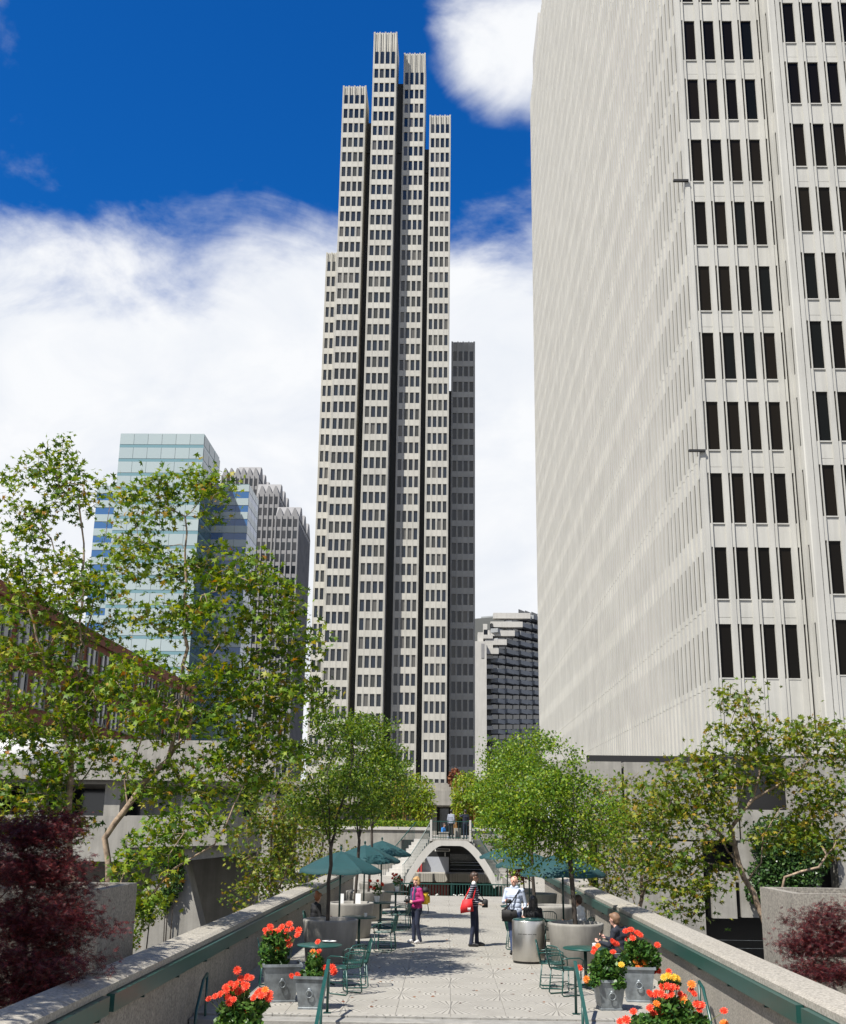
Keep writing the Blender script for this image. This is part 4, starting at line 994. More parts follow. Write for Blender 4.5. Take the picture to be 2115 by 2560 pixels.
# ---- bamboo and beds behind the landing
def bamboo(label, blobs, bx, Y, seed, mat='leaf_bamboo'):
    rng = np.random.default_rng(seed); T = thing('bamboo_clump', label, 'bamboo', (bx, Y, 2.45), group='bamboo clumps behind the landing')
    q = blob_points(blobs, 5200, rng, .25); wo = leaf_mesh('foliage', q, .30, 'lance', mat, .2, rng, droop=.8); stuff(link('foliage', wo, T, tuple(-T.location)))
    for k in range(16):
        x = bx+rng.uniform(-1.5, 1.5); y = Y+rng.uniform(-.6, .6)
        wo_(MB().tube([(x, y, 2.3), (x+rng.uniform(-.15, .15), y, 4), (x+rng.uniform(-.4, .4), y, 6)], .035, 5), 'cane', 'bamboo_cane', T)
bamboo('bright yellow green bamboo clump left of the landing', [sb(850, 1630, 45, 45, 84, 1.4), sb(820, 1640, 45, 40, 84.5, 1.4), sb(868, 1655, 28, 40, 83.5, 1), sb(790, 1660, 40, 40, 85, 1.2)], pt(845, 1690, 84).x, 84, 71)
bamboo('bright yellow green bamboo clump right of the landing', [sb(960, 1625, 36, 45, 84, 1.4), sb(985, 1640, 35, 42, 84.5, 1.4), sb(1010, 1640, 40, 50, 84.5, 1.4), sb(942, 1650, 18, 30, 83.5, .8)], pt(975, 1690, 84).x, 84, 72)
T = thing('rust_shrub', 'small rust red shrub beside the right bamboo', 'shrub', (pt(935, 1640, 86).x, 86, 2.45))
q = blob_points([sb(934, 1598, 16, 22, 86, .5)], 700, np.random.default_rng(3)); stuff(link('foliage', leaf_mesh('foliage', q, .2, 'oval', 'leaf_rust', .2), T, tuple(-T.location)))
wo_(MB().tube([(T.location.x, 86, 2.4), (T.location.x, 86, 5.6)], .04, 5), 'stem', 'bark_dark', T)
def bed(name, label, x0, x1, y0, y1, z, h, n, size, mat, kind='oval'):
    rng = np.random.default_rng(int(abs(x0*100)+n)); q = np.stack([rng.uniform(x0, x1, n), rng.uniform(y0, y1, n), z+h*rng.uniform(0, 1, n)**.6], 1)
    o = link(name, leaf_mesh(name, q, size, kind, mat, .5, rng)); tag(o, label, 'ground cover', kind='stuff'); return o
bed('ground_cover', 'low green ground cover on top of the left terrace wall', -10, -1.3, 78.9, 80.2, 2.62, .55, 2600, .16, 'leaf_willow'); bed('ground_cover', 'low green ground cover on top of the right terrace wall', 1.8, 10, 78.9, 80.2, 2.62, .55, 2200, .16, 'leaf_willow')
bed('ground_cover', 'low plants with white flowers along the far railing', -2.5, 3.0, 51.0, 51.8, -.7, .55, 900, .11, 'leaf_dahlia')
fl = MB()
for k in range(46):
    x = random.choice((-.6, -.3, .5, .8, 1.1))+random.uniform(-.25, .25); fl.ell((x, 50.95+random.uniform(0, .4), -.12+random.uniform(-.03, .16)), (.04, .04, .03), 6, 4)
tag(fl.obj('white_flowers', 'petal_white'), 'small white flowers at the foot of the far railing', 'flowers', kind='stuff')
# ---- ivy on the right podium and shrubs on the bank
def cloud(name, label, cat, blobs, n, size, kind, mat, base, up=.3, stems=0, bark='bark_dark', seed=5, shell=.25, out=None):
    rng = np.random.default_rng(seed); T = thing(name, label, cat, base); q = blob_points(blobs, n, rng, shell)
    stuff(link('foliage', leaf_mesh('foliage', q, size, kind, mat, up, rng, out=None if out is None else np.array(out)), T, tuple(-T.location)))
    for k in range(stems):
        b = blobs[k % len(blobs)][0]; m = MB().tube([(base[0]+rng.uniform(-.3, .3), base[1]+rng.uniform(-.2, .2), base[2]), ((base[0]+b[0])/2, (base[1]+b[1])/2, (base[2]+b[2])/2+.2), b], [.04, .03, .012], 5); wo_(m, 'stem', bark, T)
    return T
pI = ay(1950, 2200, 47.2)
cloud('ivy', 'dense dark green ivy hanging over the podium wall on the right', 'ivy', [sb(1600, 1725, 65, 55, 47.2, .35), sb(1650, 1745, 60, 60, 47.2, .35), sb(1590, 1790, 55, 40, 47.2, .3), sb(1560, 1830, 30, 30, 47.2, .3), sb(1640, 1800, 45, 35, 47.2, .3)], 6500, .15, 'oval', 'leaf_ivy', (pI.x, 47.2, GZ), .1, stems=5, seed=81, shell=0, out=(0, -.8, .2))
cloud('ivy', 'ivy trailing down the leaning pier of the left pavilion', 'ivy', [sb(350, 1760, 30, 25, 39.8, .3), sb(360, 1800, 22, 45, 39.8, .2), sb(340, 1840, 16, 30, 39.8, .2)], 1500, .12, 'oval', 'leaf_ivy', (pt(345, 1900, 39.8).x, 39.8, GZ), .1, stems=3, seed=82, shell=0, out=(0, -.8, .2))
cloud('shrub', 'low leafy shrub between the leaning pier and left parapet', 'shrub', [sb(275, 1880, 50, 35, 30, .6), sb(310, 1860, 40, 35, 30, .5), sb(250, 1930, 45, 30, 29, .5)], 1600, .12, 'plane', 'leaf_plane', (pt(280, 2000, 30).x, 30, GZ), .5, stems=4, seed=83)

bX = Vector((-7.4, 11.5, GZ))  # unseen tree, added to throw dappled shade on the near left parapet
tree('plane_tree', 'unseen plane tree outside the left edge, added to dapple the near left parapet', 'tree', bX, [[bX, Vector((-7.3, 11.6, 2)), Vector((-7.0, 12, 5)), Vector((-6.8, 12.2, 7))]], [((-7.6, 10.5, 6.7), (1.1, 2.0, .9)), ((-7.9, 14.6, 7.1), (1.0, 2.2, .9))], 220, 26, .22, 'plane', 'leaf_plane', 'bark_plane', .008, .5, .25, .5, seed=90)
rng_ = np.random.default_rng(77); n_l = 260
q = np.stack([np.where(rng_.random(n_l) < .6, rng_.uniform(-4, -1.2, n_l), rng_.uniform(-1.2, 4.1, n_l)), rng_.uniform(19.6, 46, n_l), np.full(n_l, .012)], 1)
fl_ = link('fallen_leaves', leaf_mesh('fallen_leaves', q, .10, 'plane', 'leaf_rust', 3.0, rng_)); tag(fl_, 'a few dry leaves scattered on the paving', 'leaves', kind='stuff')
# ================================================================== street furniture on the bridge
def make_chair(label, loc, rz):
    T = thing('wire_chair', label, 'chair', loc, rz, 'green wire chairs on the footbridge')
    s = MB()
    fr = [(-.20, -.21, .45), (-.23, 0, .445), (-.21, .22, .44), (0, .235, .435), (.21, .22, .44), (.23, 0, .445), (.20, -.21, .45), (0, -.23, .45)]
    s.tube(fr, .013, 6, closed=True)
    for i in range(9):
        x = -.18+.045*i; s.tube([(x, -.22, .45), (x, -.05, .432), (x, .12, .432), (x, .225, .437)], .0055, 4, cap=False)
    for y in (-.1, .1): s.tube([(-.22, y, .44), (0, y, .428), (.22, y, .44)], .006, 4, cap=False)
    s.obj('seat', 'green_metal', T, smooth=True)
    b = MB(); top = [(-.205, -.215, .46), (-.225, -.25, .62), (-.215, -.285, .78), (-.15, -.30, .835), (0, -.305, .845), (.15, -.30, .835), (.215, -.285, .78), (.225, -.25, .62), (.205, -.215, .46)]
    b.tube(top, .013, 6)
    for i in range(8):
        x = -.165+.047*i; b.tube([(x, -.225, .455), (x*1.03, -.262, .62), (x*1.0, -.298, .832)], .0055, 4, cap=False)
    b.obj('backrest', 'green_metal', T, smooth=True)
    for sx in (-1, 1):
        MB().tube([(sx*.222, -.25, .63), (sx*.265, -.1, .65), (sx*.27, .12, .645), (sx*.255, .21, .60), (sx*.225, .2, .46)], .012, 6).obj('armrest', 'green_metal', T, smooth=True)
        MB().tube([(sx*.19, .19, .44), (sx*.20, .20, .04), (sx*.20, .17, .014), (sx*.20, -.20, .014), (sx*.20, -.235, .04), (sx*.19, -.19, .45)], .013, 6).obj('leg', 'green_metal', T, smooth=True)
    MB().tube([(-.2, .0, .2), (0, .0, .2), (.2, .0, .2)], .009, 5).tube([(-.2, .19, .2), (-.2, -.22, .2)], .008, 5).tube([(.2, .19, .2), (.2, -.22, .2)], .008, 5).obj('stretcher', 'green_dark', T)
    return T
def make_table(label, loc):
    T = thing('round_table', label, 'table', loc, 0, 'small round green tables')
    o = MB().lathe([(.36, .70), (.415, .705), (.425, .715), (.425, .728), (.415, .735), (.05, .736)], 36).obj('tabletop', 'green_metal', T); smooth_by_angle(o)
    MB().tube([(0, 0, .02), (0, 0, .70)], .032, 10).obj('pedestal', 'green_dark', T, smooth=True)
    for k in range(4):
        a = k*math.pi/2+.4; MB().tube([(0, 0, .09), (math.cos(a)*.2, math.sin(a)*.2, .06), (math.cos(a)*.32, math.sin(a)*.32, .014)], .016, 6).obj('foot', 'green_dark', T, smooth=True)
    return T
def make_umbrella(label, loc, rz=0.2, rad=1.06, za=2.27, ze=1.83):
    T = thing('parasol', label, 'umbrella', loc, rz, 'dark green parasols')
    MB().tube([(0, 0, .03), (0, 0, za+.05)], .024, 10).obj('pole', 'green_dark', T, smooth=True)
    o = MB().lathe([(.24, .0), (.25, .03), (.22, .06), (.05, .09), (.04, .30)], 24).obj('base', 'green_dark', T); smooth_by_angle(o)
    # one cloth panel: sags between ribs, scalloped edge
    P = []; F = []; nr, na = 6, 6; w = math.pi/8
    for i in range(nr+1):
        f = .02+.98*i/nr; r = rad*f
        for j in range(na+1):
            t = -1+2*j/na; a = t*w; rr = r*(math.cos(w)/math.cos(a)*.5+.5*math.cos(w*.0)) if False else r*(1-.05*(1-t*t)*f)
            z = za-(za-ze)*(f**1.25)-.035*(1-t*t)*f
            P.append((rr*math.cos(a), rr*math.sin(a), z))
    for i in range(nr):
        for j in range(na):
            k = i*(na+1)+j; F.append((k, k+1, k+na+2, k+na+1))
    b = len(P)
    for j in range(na+1): x, y, z = P[nr*(na+1)+j]; P.append((x*1.004, y*1.004, z-.055))
    for j in range(na): k = nr*(na+1)+j; F.append((k, k+1, b+j+1, b+j))
    me = MB().poly(P, F).mesh('canopy_panel', 'umbrella_cloth', True)
    rib = MB().tube([(.03, 0, za-.03), (rad*.5, 0, za-(za-ze)*.42-.02), (rad*.985, 0, ze-.012)], .008, 5).mesh('rib', 'green_dark'); st = MB().tube([(.03, 0, ze-.05), (rad*.5, 0, za-(za-ze)*.42-.03)], .007, 5).mesh('strut', 'green_dark')
    for k in range(8):
        a = k*math.pi/4; link('canopy_panel', me, T, (0, 0, 0), (0, 0, a)); link('rib', rib, T, (0, 0, 0), (0, 0, a+w)); link('strut', st, T, (0, 0, 0), (0, 0, a+w))
    MB().ell((0, 0, za+.07), (.035, .035, .05)).obj('finial', 'green_dark', T)
    return T
pmat('umbrella_cloth', (0.008, 0.058, 0.064), 0.75, var=0.12, vscale=5.0, bump=.1, bscale=90)
_m = MATS['umbrella_cloth']; _g = NG(_m.node_tree); _b = _m.node_tree.nodes['Principled BSDF']
_t = _g.add('ShaderNodeBsdfTranslucent', None, Color=(0.02, 0.22, 0.22, 1)); _x = _g.add('ShaderNodeMixShader', None, _0=.14, _1=_b.outputs[0], _2=_t.outputs[0]); _g.l.new(_x.outputs[0], _m.node_tree.nodes['Material Output'].inputs[0])

UY = [29.4, 34.9, 40.4]
make_umbrella('nearest dark green parasol on the left over a shaded table', (-2.66, UY[0], 0)); make_umbrella('second dark green parasol behind the nearest on the left', (-2.45, UY[1], 0), .5, za=2.33, ze=1.9); make_umbrella('farthest dark green parasol on the left near the stairs', (-2.25, UY[2], 0), .1, za=2.38, ze=1.95)
make_umbrella('nearest green parasol on the right above the seated group', (2.86, UY[0], 0), .35, za=2.32, ze=1.82); make_umbrella('farther green parasol on the right half hidden by the weeping tree', (2.55, UY[1]+2, 0), .2, za=2.15, ze=1.75)
make_umbrella('farthest green parasol on the right near the arch', (2.25, UY[2]+4, 0), .2, za=2.2, ze=1.8)
tL = az(799, 2361, .735); tR = az(1463, 2369, .735)
make_table('small round green table with a white plate before the left planter', (tL.x, tL.y, 0)); make_table('small round green table where the man in the dark suit sits', (tR.x, tR.y, 0))
make_table('shaded green table under the nearest left parasol', (-2.66+.5, UY[0], 0)); make_table('green table under the second left parasol', (-2.45+.5, UY[1], 0)); make_table('green table under the right parasol where the group sits', (2.3, UY[0]-.1, 0))
make_table('green table under the farthest left parasol', (-2.25+.5, UY[2], 0))
# white plate
pl = az(823, 2355, .74); o = MB().lathe([(.07, 0), (.10, .006), (.135, .02), (.14, .024), (.13, .022), (.08, .010)], 28).obj('plate', 'plate_white', None, (pl.x, pl.y, .737)); tag(o, 'white dinner plate on the small green table at left', 'plate'); smooth_by_angle(o)
o = MB().lathe([(.05, 0), (.055, .01), (.055, .11), (.05, .115)], 14).obj('pot', 'shop_red', None, (-1.75, UY[2]+.1, .737)); tag(o, 'small red foil pot on the farthest left table', 'pot')
# chairs: on the aisle side and round the tables
D2 = math.pi/180
CH_ = [((-1.72, 22.62), 100, 'green wire chair right of the plate table, turned towards it'), ((-1.83, 21.75), 55, 'green wire chair nearest the camera at the plate table'), ((-3.25, 22.5), -80, 'green wire chair between the tall zinc planter and the plate table'),
       ((-1.5, 29.75), 95, 'empty wire chair on the aisle side of the nearest left parasol'), ((-1.5, 28.75), 80, 'empty wire chair just behind the nearest left planter'), ((-3.25, 29.5), -90, 'wire chair against the left parapet where the woman with a bun sits'),
       ((-1.3, 35.3), 95, 'empty wire chair on the aisle side of the second left parasol'), ((-1.35, 34.3), 80, 'empty wire chair just behind the second left planter'), ((-1.1, 40.9), 95, 'empty wire chair on the aisle by the farthest left parasol'), ((-1.15, 39.9), 80, 'empty wire chair just behind the third left planter'),
       ((2.0, 22.95), -95, 'green wire chair nearest the steel bin at the right table'), ((2.17, 22.05), -60, 'green wire chair nearest the camera at the right table'), ((3.3, 22.95), 80, 'wire chair under the man in the dark suit'),
       ((2.05, 28.55), 20, 'green wire chair behind the steel bin'), ((3.2, 28.85), 60, 'wire chair against the right parapet under the man in white'), ((1.72, 29.75), -100, 'wire chair under the dark haired woman at the right'), ((2.62, 30.2), 190, 'wire chair with its back towards the far arch on the right')]
c0 = None
for (x, y), a, lab in CH_:
    if c0 is None: c0 = make_chair(lab, (x, y, 0), a*D2)
    else: dup(c0, (x, y, 0), a*D2, lab)
# steel bin
bn = az(1325, 2411); T = thing('litter_bin', 'round brushed stainless steel litter bin beside the right planter', 'bin', (bn.x, bn.y+.36, 0))
def steel():
    m = bpy.data.materials.new('brushed_steel'); m.use_nodes = True; MATS['brushed_steel'] = m; g = NG(m.node_tree); b = m.node_tree.nodes['Principled BSDF']
    tc = g.add('ShaderNodeTexCoord').outputs['Object']; sp = g.add('ShaderNodeSeparateXYZ', None, Vector=tc)
    ang = g.m('ARCTAN2', sp.outputs[1], sp.outputs[0])
    dots = g.m('MULTIPLY', g.m('SINE', g.m('MULTIPLY', ang, 90.)), g.m('SINE', g.m('MULTIPLY', sp.outputs[2], 240.)))
    dm = g.add('ShaderNodeMapRange', None, Value=dots, From_Min=.35, From_Max=.75).outputs[0]
    n = g.noise(g.add('ShaderNodeMapping', None, Vector=tc, Scale=(60, 60, 1.5)).outputs[0], 4., 3.)
    b.inputs['Metallic'].default_value = 1; g.l.new(g.mix(g.m('MULTIPLY', dm, .55), (.60, .585, .55), (.18, .175, .165)), b.inputs['Base Color'])
    g.l.new(g.m('ADD', .24, g.m('MULTIPLY', n, .2)), b.inputs['Roughness'])
steel()
o = MB().lathe([(.365, .05), (.37, .06), (.37, .885), (.365, .895), (.33, .90)], 48).obj('drum', 'brushed_steel', T); smooth_by_angle(o, 30)
MB().lathe([(.345, 0), (.35, .05), (.3, .05)], 36).obj('plinth', 'dark_interior', T)
o = MB().lathe([(.33, .89), (.345, .905), (.345, .918), (.22, .925), (.20, .915), (.19, .80)], 36).obj('lid', 'green_metal', T); smooth_by_angle(o, 30)
MB().lathe([(.02, .86), (.2, .862)], 24).obj('opening', 'dark_interior', T)
lt = MB()
for k in range(26):
    a = -2.3+.045*k
    if k % 7 == 6: continue
    c, s_ = math.cos(a), math.sin(a); lt.box(-.005, .005, -.001, .001, -.009, .009); n0 = len(lt.v)-8
    for q in range(n0, len(lt.v)): x, y, z = lt.v[q]; lt.v[q] = (.372*c-x*s_, .372*s_+x*c, .62+z)
stuff(lt.obj('lettering', 'joint_dark', T))

# ---- zinc planter boxes with lion-ring, and dahlias
def zinc_box(label, loc, w, h, rz, ring=True):
    T = thing('zinc_planter', label, 'planter', loc, rz, 'square zinc planters')
    t, b = w/2, w*.36
    def frus(b0, t0, z0, z1): return [(-b0, -b0, z0), (b0, -b0, z0), (b0, b0, z0), (-b0, b0, z0), (-t0, -t0, z1), (t0, -t0, z1), (t0, t0, z1), (-t0, t0, z1)]
    MB().poly(frus(b, t, .02, h), [(0, 3, 2, 1), (0, 1, 5, 4), (1, 2, 6, 5), (2, 3, 7, 6), (3, 0, 4, 7)]).poly(frus(b-.02, t-.02, .03, h), [(0, 1, 2, 3), (4, 5, 1, 0), (5, 6, 2, 1), (6, 7, 3, 2), (7, 4, 0, 3)]).obj('box', 'zinc', T)
    e = t+.02
    MB().box(-e, e, -e, -t+.015, h-.03, h+.012).box(-e, e, t-.015, e, h-.03, h+.012).box(-e, -t+.015, -t+.015, t-.015, h-.03, h+.012).box(t-.015, e, -t+.015, t-.015, h-.03, h+.012).obj('rim', 'zinc', T)
    MB().bbox(-b-.015, b+.015, -b-.015, b+.015, 0, .035, .008).obj('plinth', 'zinc', T)
    MB().box(-t+.03, t-.03, -t+.03, t-.03, h-.10, h-.06).obj('soil', 'soil', T)
    zc = h*.58; yf = -(b+(t-b)*zc/h)
    ring = [(math.cos(k*math.pi/8)*.055, yf-.022, zc-.05+math.sin(k*math.pi/8)*.055) for k in range(16)]
    MB().tube(ring, .010, 6, closed=True).obj('ring', 'zinc', T, smooth=True); MB().ell((0, yf-.012, zc+.01), (.035, .02, .035)).obj('boss', 'zinc', T, smooth=True)
    return T
flm = {}
def flower_mesh(mat):
    if mat in flm: return flm[mat]
    m = MB()
    for n, r0, r1, z0, z1, wd in ((11, .012, 1.0, .0, .10, .30), (10, .01, .82, .05, .30, .27), (8, .01, .58, .10, .46, .22), (5, .0, .30, .2, .52, .16)):
        for k in range(n):
            a = 2*math.pi*k/n+n*.37; c, s_ = math.cos(a), math.sin(a)
            def q(r, t, z): return (c*r-s_*t, s_*r+c*t, z)
            m.poly([q(r0, 0, z0*.5), q(r1*.6, -wd*r1*.75, z0+(z1-z0)*.45), q(r1, 0, z1), q(r1*.6, wd*r1*.75, z0+(z1-z0)*.45)], [(0, 1, 2, 3)])
    flm[mat] = m.mesh('flower', mat); return flm[mat]
def dahlia(label, base, Y, lst, leafb, nleaf, seed, scale=.066, lsize=.09, crop=(400, 2060, .3168)):
    rng = np.random.default_rng(seed); T = thing('dahlia_plant', label, 'flowers', base, group='dahlias in planters')
    q = blob_points(leafb, nleaf, rng, .15); stuff(link('foliage', leaf_mesh('foliage', q, lsize, 'oval', 'leaf_dahlia', .4, rng), T, tuple(-T.location)))
    stm = MB()
    for it in lst:
        x, y = it[0], it[1]; mat = it[2] if len(it) > 2 else ('petal_red' if rng.random() > .07 else 'petal_orange')
        p = ay(crop[0]+crop[2]*x, crop[1]+crop[2]*y, Y+rng.uniform(-.14, .10)); s = scale*rng.uniform(.8, 1.15)
        d = Vector((rng.normal()*.35, -.75, .65+rng.normal()*.2)); e = d.to_track_quat('Z', 'Y').to_euler()
        link('flower', flower_mesh(mat), T, tuple(p-T.location), e, (s, s, s))
        b0 = Vector((T.location.x+rng.uniform(-.12, .12), T.location.y+rng.uniform(-.1, .1), T.location.z)); mid = (b0+p)/2+Vector((rng.uniform(-.05, .05), rng.uniform(-.05, .05), .05))
        stm.tube([b0, mid, p-Vector((0, 0, .005))], [.007, .006, .004], 4)
    stuff(wo_(stm, 'stems', 'bark_moss', T)); return T
def pb(x, y, rx, ry, Y, rd=.2, c=(400, 2060, .3168)):
    p = ay(c[0]+c[2]*x, c[1]+c[2]*y, Y); q = ay(c[0]+c[2]*(x+rx), c[1]+c[2]*(y-ry), Y); return (tuple(p), (abs(q.x-p.x), rd, abs(q.z-p.z)))
C3 = (1200, 2060, .3168)
zinc_box('larger zinc planter with tall red dahlias at the left', (-2.86, 20.85, 0), .64, .60, .22)
dahlia('tall bushy dahlia with a crown of red flowers in the larger left zinc planter', (-2.86, 20.85, .5), 20.8, [(830, 835), (870, 810), (905, 845), (960, 815), (1020, 790), (1040, 830), (1095, 840), (985, 880), (1005, 905), (960, 910), (1020, 950), (925, 990), (1085, 875), (880, 850), (935, 840), (1000, 840), (845, 860)], [pb(900, 990, 130, 120, 20.85, .26), pb(920, 900, 120, 60, 20.85, .24), pb(900, 1090, 120, 60, 20.85, .24)], 1500, 1)
zinc_box('smaller zinc planter with ring beside the left handrail', (-2.24, 20.1, 0), .49, .50, -.05)
dahlia('slender dahlia with few red flowers in the smaller left zinc planter', (-2.24, 20.1, .42), 20.05, [(1245, 930), (1205, 1010), (1255, 1005), (1230, 1040), (1085, 1190), (1040, 1200), (1360, 1130), (1370, 1165), (1300, 1130), (1290, 1190)], [pb(1220, 1100, 75, 100, 20.1, .15), pb(1210, 1180, 110, 35, 20.1, .18)], 620, 2)
FLb = ay(600, 2560, 17.3); FRb = ay(1660, 2575, 17.2)
zinc_box('zinc planter below the steps in the left foreground', (FLb.x, 17.4, -.62), .55, .5, .1)
dahlia('wide red dahlia blooming in the left foreground', (FLb.x, 17.4, -.2), 17.3, [(610, 1155), (515, 1285), (560, 1260), (600, 1270), (640, 1220), (690, 1210), (720, 1215), (680, 1280), (620, 1320), (570, 1300), (385, 1380), (435, 1360), (475, 1345), (540, 1370), (580, 1385), (550, 1410), (740, 1370), (790, 1320), (830, 1310), (860, 1370), (800, 1355), (705, 1465), (650, 1310), (760, 1340), (525, 1310), (655, 1265), (860, 1340), (820, 1345)], [pb(640, 1470, 200, 90, 17.35, .28), pb(600, 1330, 110, 70, 17.4, .2), pb(800, 1420, 70, 60, 17.4, .2), pb(620, 1560, 200, 60, 17.3, .28)], 1700, 3, .066)
zinc_box('dented zinc planter with overflowing green leaves on the right', (2.73, 20.5, 0), .47, .47, .12)
dahlia('leafy green plant with a few yellow blooms in the right zinc planter', (2.73, 20.5, .38), 20.4, [(1100, 1150, 'petal_yellow'), (1115, 1110, 'petal_yellow'), (840, 1225, 'petal_orange'), (785, 1135), (1050, 1010)], [pb(1000, 1150, 150, 110, 20.45, .26, c=C3), pb(980, 1050, 70, 60, 20.45, .2, c=C3), pb(900, 1240, 70, 40, 20.3, .15, c=C3), pb(1090, 1250, 60, 60, 20.3, .15, c=C3)], 1500, 4, crop=C3)
zinc_box('larger zinc planter with ring by the right parapet', (3.38, 21.5, 0), .56, .57, -.08)
dahlia('tall red dahlia in front of the man in the dark suit', (3.38, 21.5, .45), 21.4, [(1150, 845), (1190, 835), (1240, 860), (1265, 875), (1195, 885), (1165, 910), (1085, 945), (1045, 925), (1400, 955), (930, 960), (905, 985), (895, 1010), (1205, 900), (1060, 940)]+[(1240, 1040), (1380, 1165), (1410, 1160), (1350, 1190)]+[(1225+x, 1085+y, 'petal_orange') for x, y in ((0, 0), (40, 10), (75, 5), (20, 45), (60, 45), (90, 40), (40, 75))], [pb(1260, 1000, 110, 90, 21.45, .24, c=C3), pb(1340, 1060, 90, 100, 21.45, .22, c=C3), pb(1180, 1060, 80, 80, 21.45, .2, c=C3), pb(1200, 950, 60, 60, 21.45, .16, c=C3)], 1500, 5, crop=C3)
zinc_box('zinc planter below the steps in the right foreground', (FRb.x, 17.4, -.62), .55, .5, -.1)
dahlia('wide red and yellow dahlia blooming in the right foreground', (FRb.x, 17.4, -.2), 17.3, [(1210, 1480), (1155, 1545), (1105, 1560), (1340, 1340), (1390, 1340), (1440, 1290), (1480, 1280), (1515, 1290), (1550, 1290), (1510, 1345), (1465, 1360), (1430, 1340), (1580, 1340), (1610, 1360), (1665, 1310), (1690, 1340), (1600, 1390), (1395, 1420, 'petal_orange'), (1340, 1450), (1370, 1490), (1425, 1480), (1390, 1520), (1505, 1490, 'petal_orange'), (1710, 1420), (1700, 1505), (1450, 1210, 'petal_yellow'), (1490, 1200, 'petal_yellow'), (1530, 1210, 'petal_yellow'), (1560, 1220, 'petal_yellow'), (1670, 1265, 'petal_orange'), (1490, 1165), (1730, 1470), (1926, 1575, 'petal_orange'), (1925, 1475), (1745, 1430)],
       [pb(1520, 1450, 170, 90, 17.35, .28, c=C3), pb(1500, 1260, 80, 50, 17.45, .18, c=C3), pb(1400, 1560, 230, 60, 17.3, .28, c=C3), pb(1650, 1540, 150, 60, 17.3, .28, c=C3)], 1800, 6, .066, crop=C3)
# table flowers and menus along the left row
def vase(label, x, y, z, seed):
    rng = np.random.default_rng(seed); T = thing('flower_pot', label, 'flowers', (x, y, z)); o = MB().lathe([(.06, 0), (.065, .01), (.085, .16), (.08, .165)], 16).obj('pot', 'plate_white', T)
    q = blob_points([((0, 0, .36), (.16, .16, .2))], 160, rng, 0); stuff(link('foliage', leaf_mesh('foliage', q, .07, 'oval', 'leaf_dahlia', .4, rng), T))
    for k in range(7): s = .06; link('flower', flower_mesh('petal_red'), T, (rng.uniform(-.2, .2), rng.uniform(-.15, .1), .32+rng.uniform(0, .28)), (R_(50), 0, rng.uniform(-1, 1)), (s, s, s))
vase('small pot of red flowers on the table under the second left parasol', -2.05, UY[1]-.15, .737, 5); vase('small pot of red flowers on the table under the farthest left parasol', -1.7, UY[2]-.2, .737, 6)
T = thing('red_leaved_plant', 'bushy plant with reddish new leaves on the right near the arch', 'shrub', (2.95, 45.5, 0)); q = blob_points([((2.95, 45.5, 1.5), (.55, .5, .45)), ((2.8, 45.5, 1.2), (.5, .5, .4))], 1300, np.random.default_rng(9), .2); stuff(link('foliage', leaf_mesh('foliage', q, .14, 'lance', 'leaf_rust', .3), T, tuple(-T.location)))
wo_(MB().lathe([(.3, 0), (.38, .6), (.36, .62)], 24, (2.95, 45.5, 0)), 'tub', 'planter_concrete', T); wo_(MB().tube([(2.95, 45.5, .5), (2.9, 45.5, 1.4)], .03, 5), 'stem', 'bark_dark', T)
def board(name, label, x, y, z, w, h, rz):
    o = MB().box(-w/2, w/2, -.005, .005, 0, h).obj(name, 'plate_white', None, (x, y, z), rot=(R_(-6), 0, rz)); tag(o, label, 'menu'); return o
board('menu_card', 'white menu card standing at the left of the second left planter', -2.82, 31.72, .79, .12, .34, .1); board('menu_card', 'white menu card standing at the right of the trunk in the second left planter', -2.38, 31.72, .79, .14, .35, -.1)
o = board('menu_board', 'cream menu board standing behind the bald man', 1.98, 31.7, .0, .42, .95, .05)

def cup(label, x, y):
    o = MB().lathe([(.028, 0), (.034, .005), (.04, .085), (.037, .09), (.033, .08)], 14).obj('paper_cup', 'plate_white', None, (x, y, .737)); tag(o, label, 'cup')
cup('white cup on the table by the man in the dark suit', 2.78, 22.72); cup('white cup on the shaded table under the nearest left parasol', -2.0, 29.3); cup('white cup on the table of the group under the right parasol', 2.25, 29.1)
# ================================================================== people
for n_, c_, r_2 in (('skin', (0.62, 0.36, 0.26), .55), ('skin_tan', (0.50, 0.27, 0.18), .55), ('skin_pink', (0.68, 0.38, 0.29), .5), ('hair_auburn', (0.28, 0.10, 0.04), .6), ('hair_blond', (0.45, 0.27, 0.11), .6), ('hair_brown', (0.06, 0.032, 0.02), .55), ('hair_black', (0.010, 0.008, 0.008), .45), ('hair_lightbrown', (0.20, 0.11, 0.06), .6), ('hair_grey', (0.50, 0.42, 0.36), .6),
                   ('cloth_magenta', (0.40, 0.018, 0.14), .8), ('cloth_navy', (0.012, 0.016, 0.035), .85), ('cloth_black', (0.009, 0.009, 0.011), .85), ('cloth_lightblue', (0.55, 0.62, 0.78), .85), ('cloth_white', (0.78, 0.78, 0.76), .85), ('cloth_scarf', (0.05, 0.05, 0.12), .9), ('shoe_white', (0.62, 0.60, 0.58), .6), ('shoe_black', (0.010, 0.010, 0.011), .4),
                   ('bag_red', (0.68, 0.02, 0.025), .7), ('bag_black', (0.012, 0.011, 0.012), .7), ('pack_yellow', (0.80, 0.50, 0.02), .65), ('cloth_suit', (0.014, 0.017, 0.028), .85), ('cloth_blue', (0.03, 0.22, 0.62), .8), ('cloth_grey', (0.25, 0.27, 0.32), .85), ('lens_dark', (0.01, 0.01, 0.012), .15)):
    pmat(n_, c_, r_2, var=.10 if 'cloth' in n_ else 0, vscale=9., bump=.12 if 'cloth' in n_ else 0, bscale=10.)
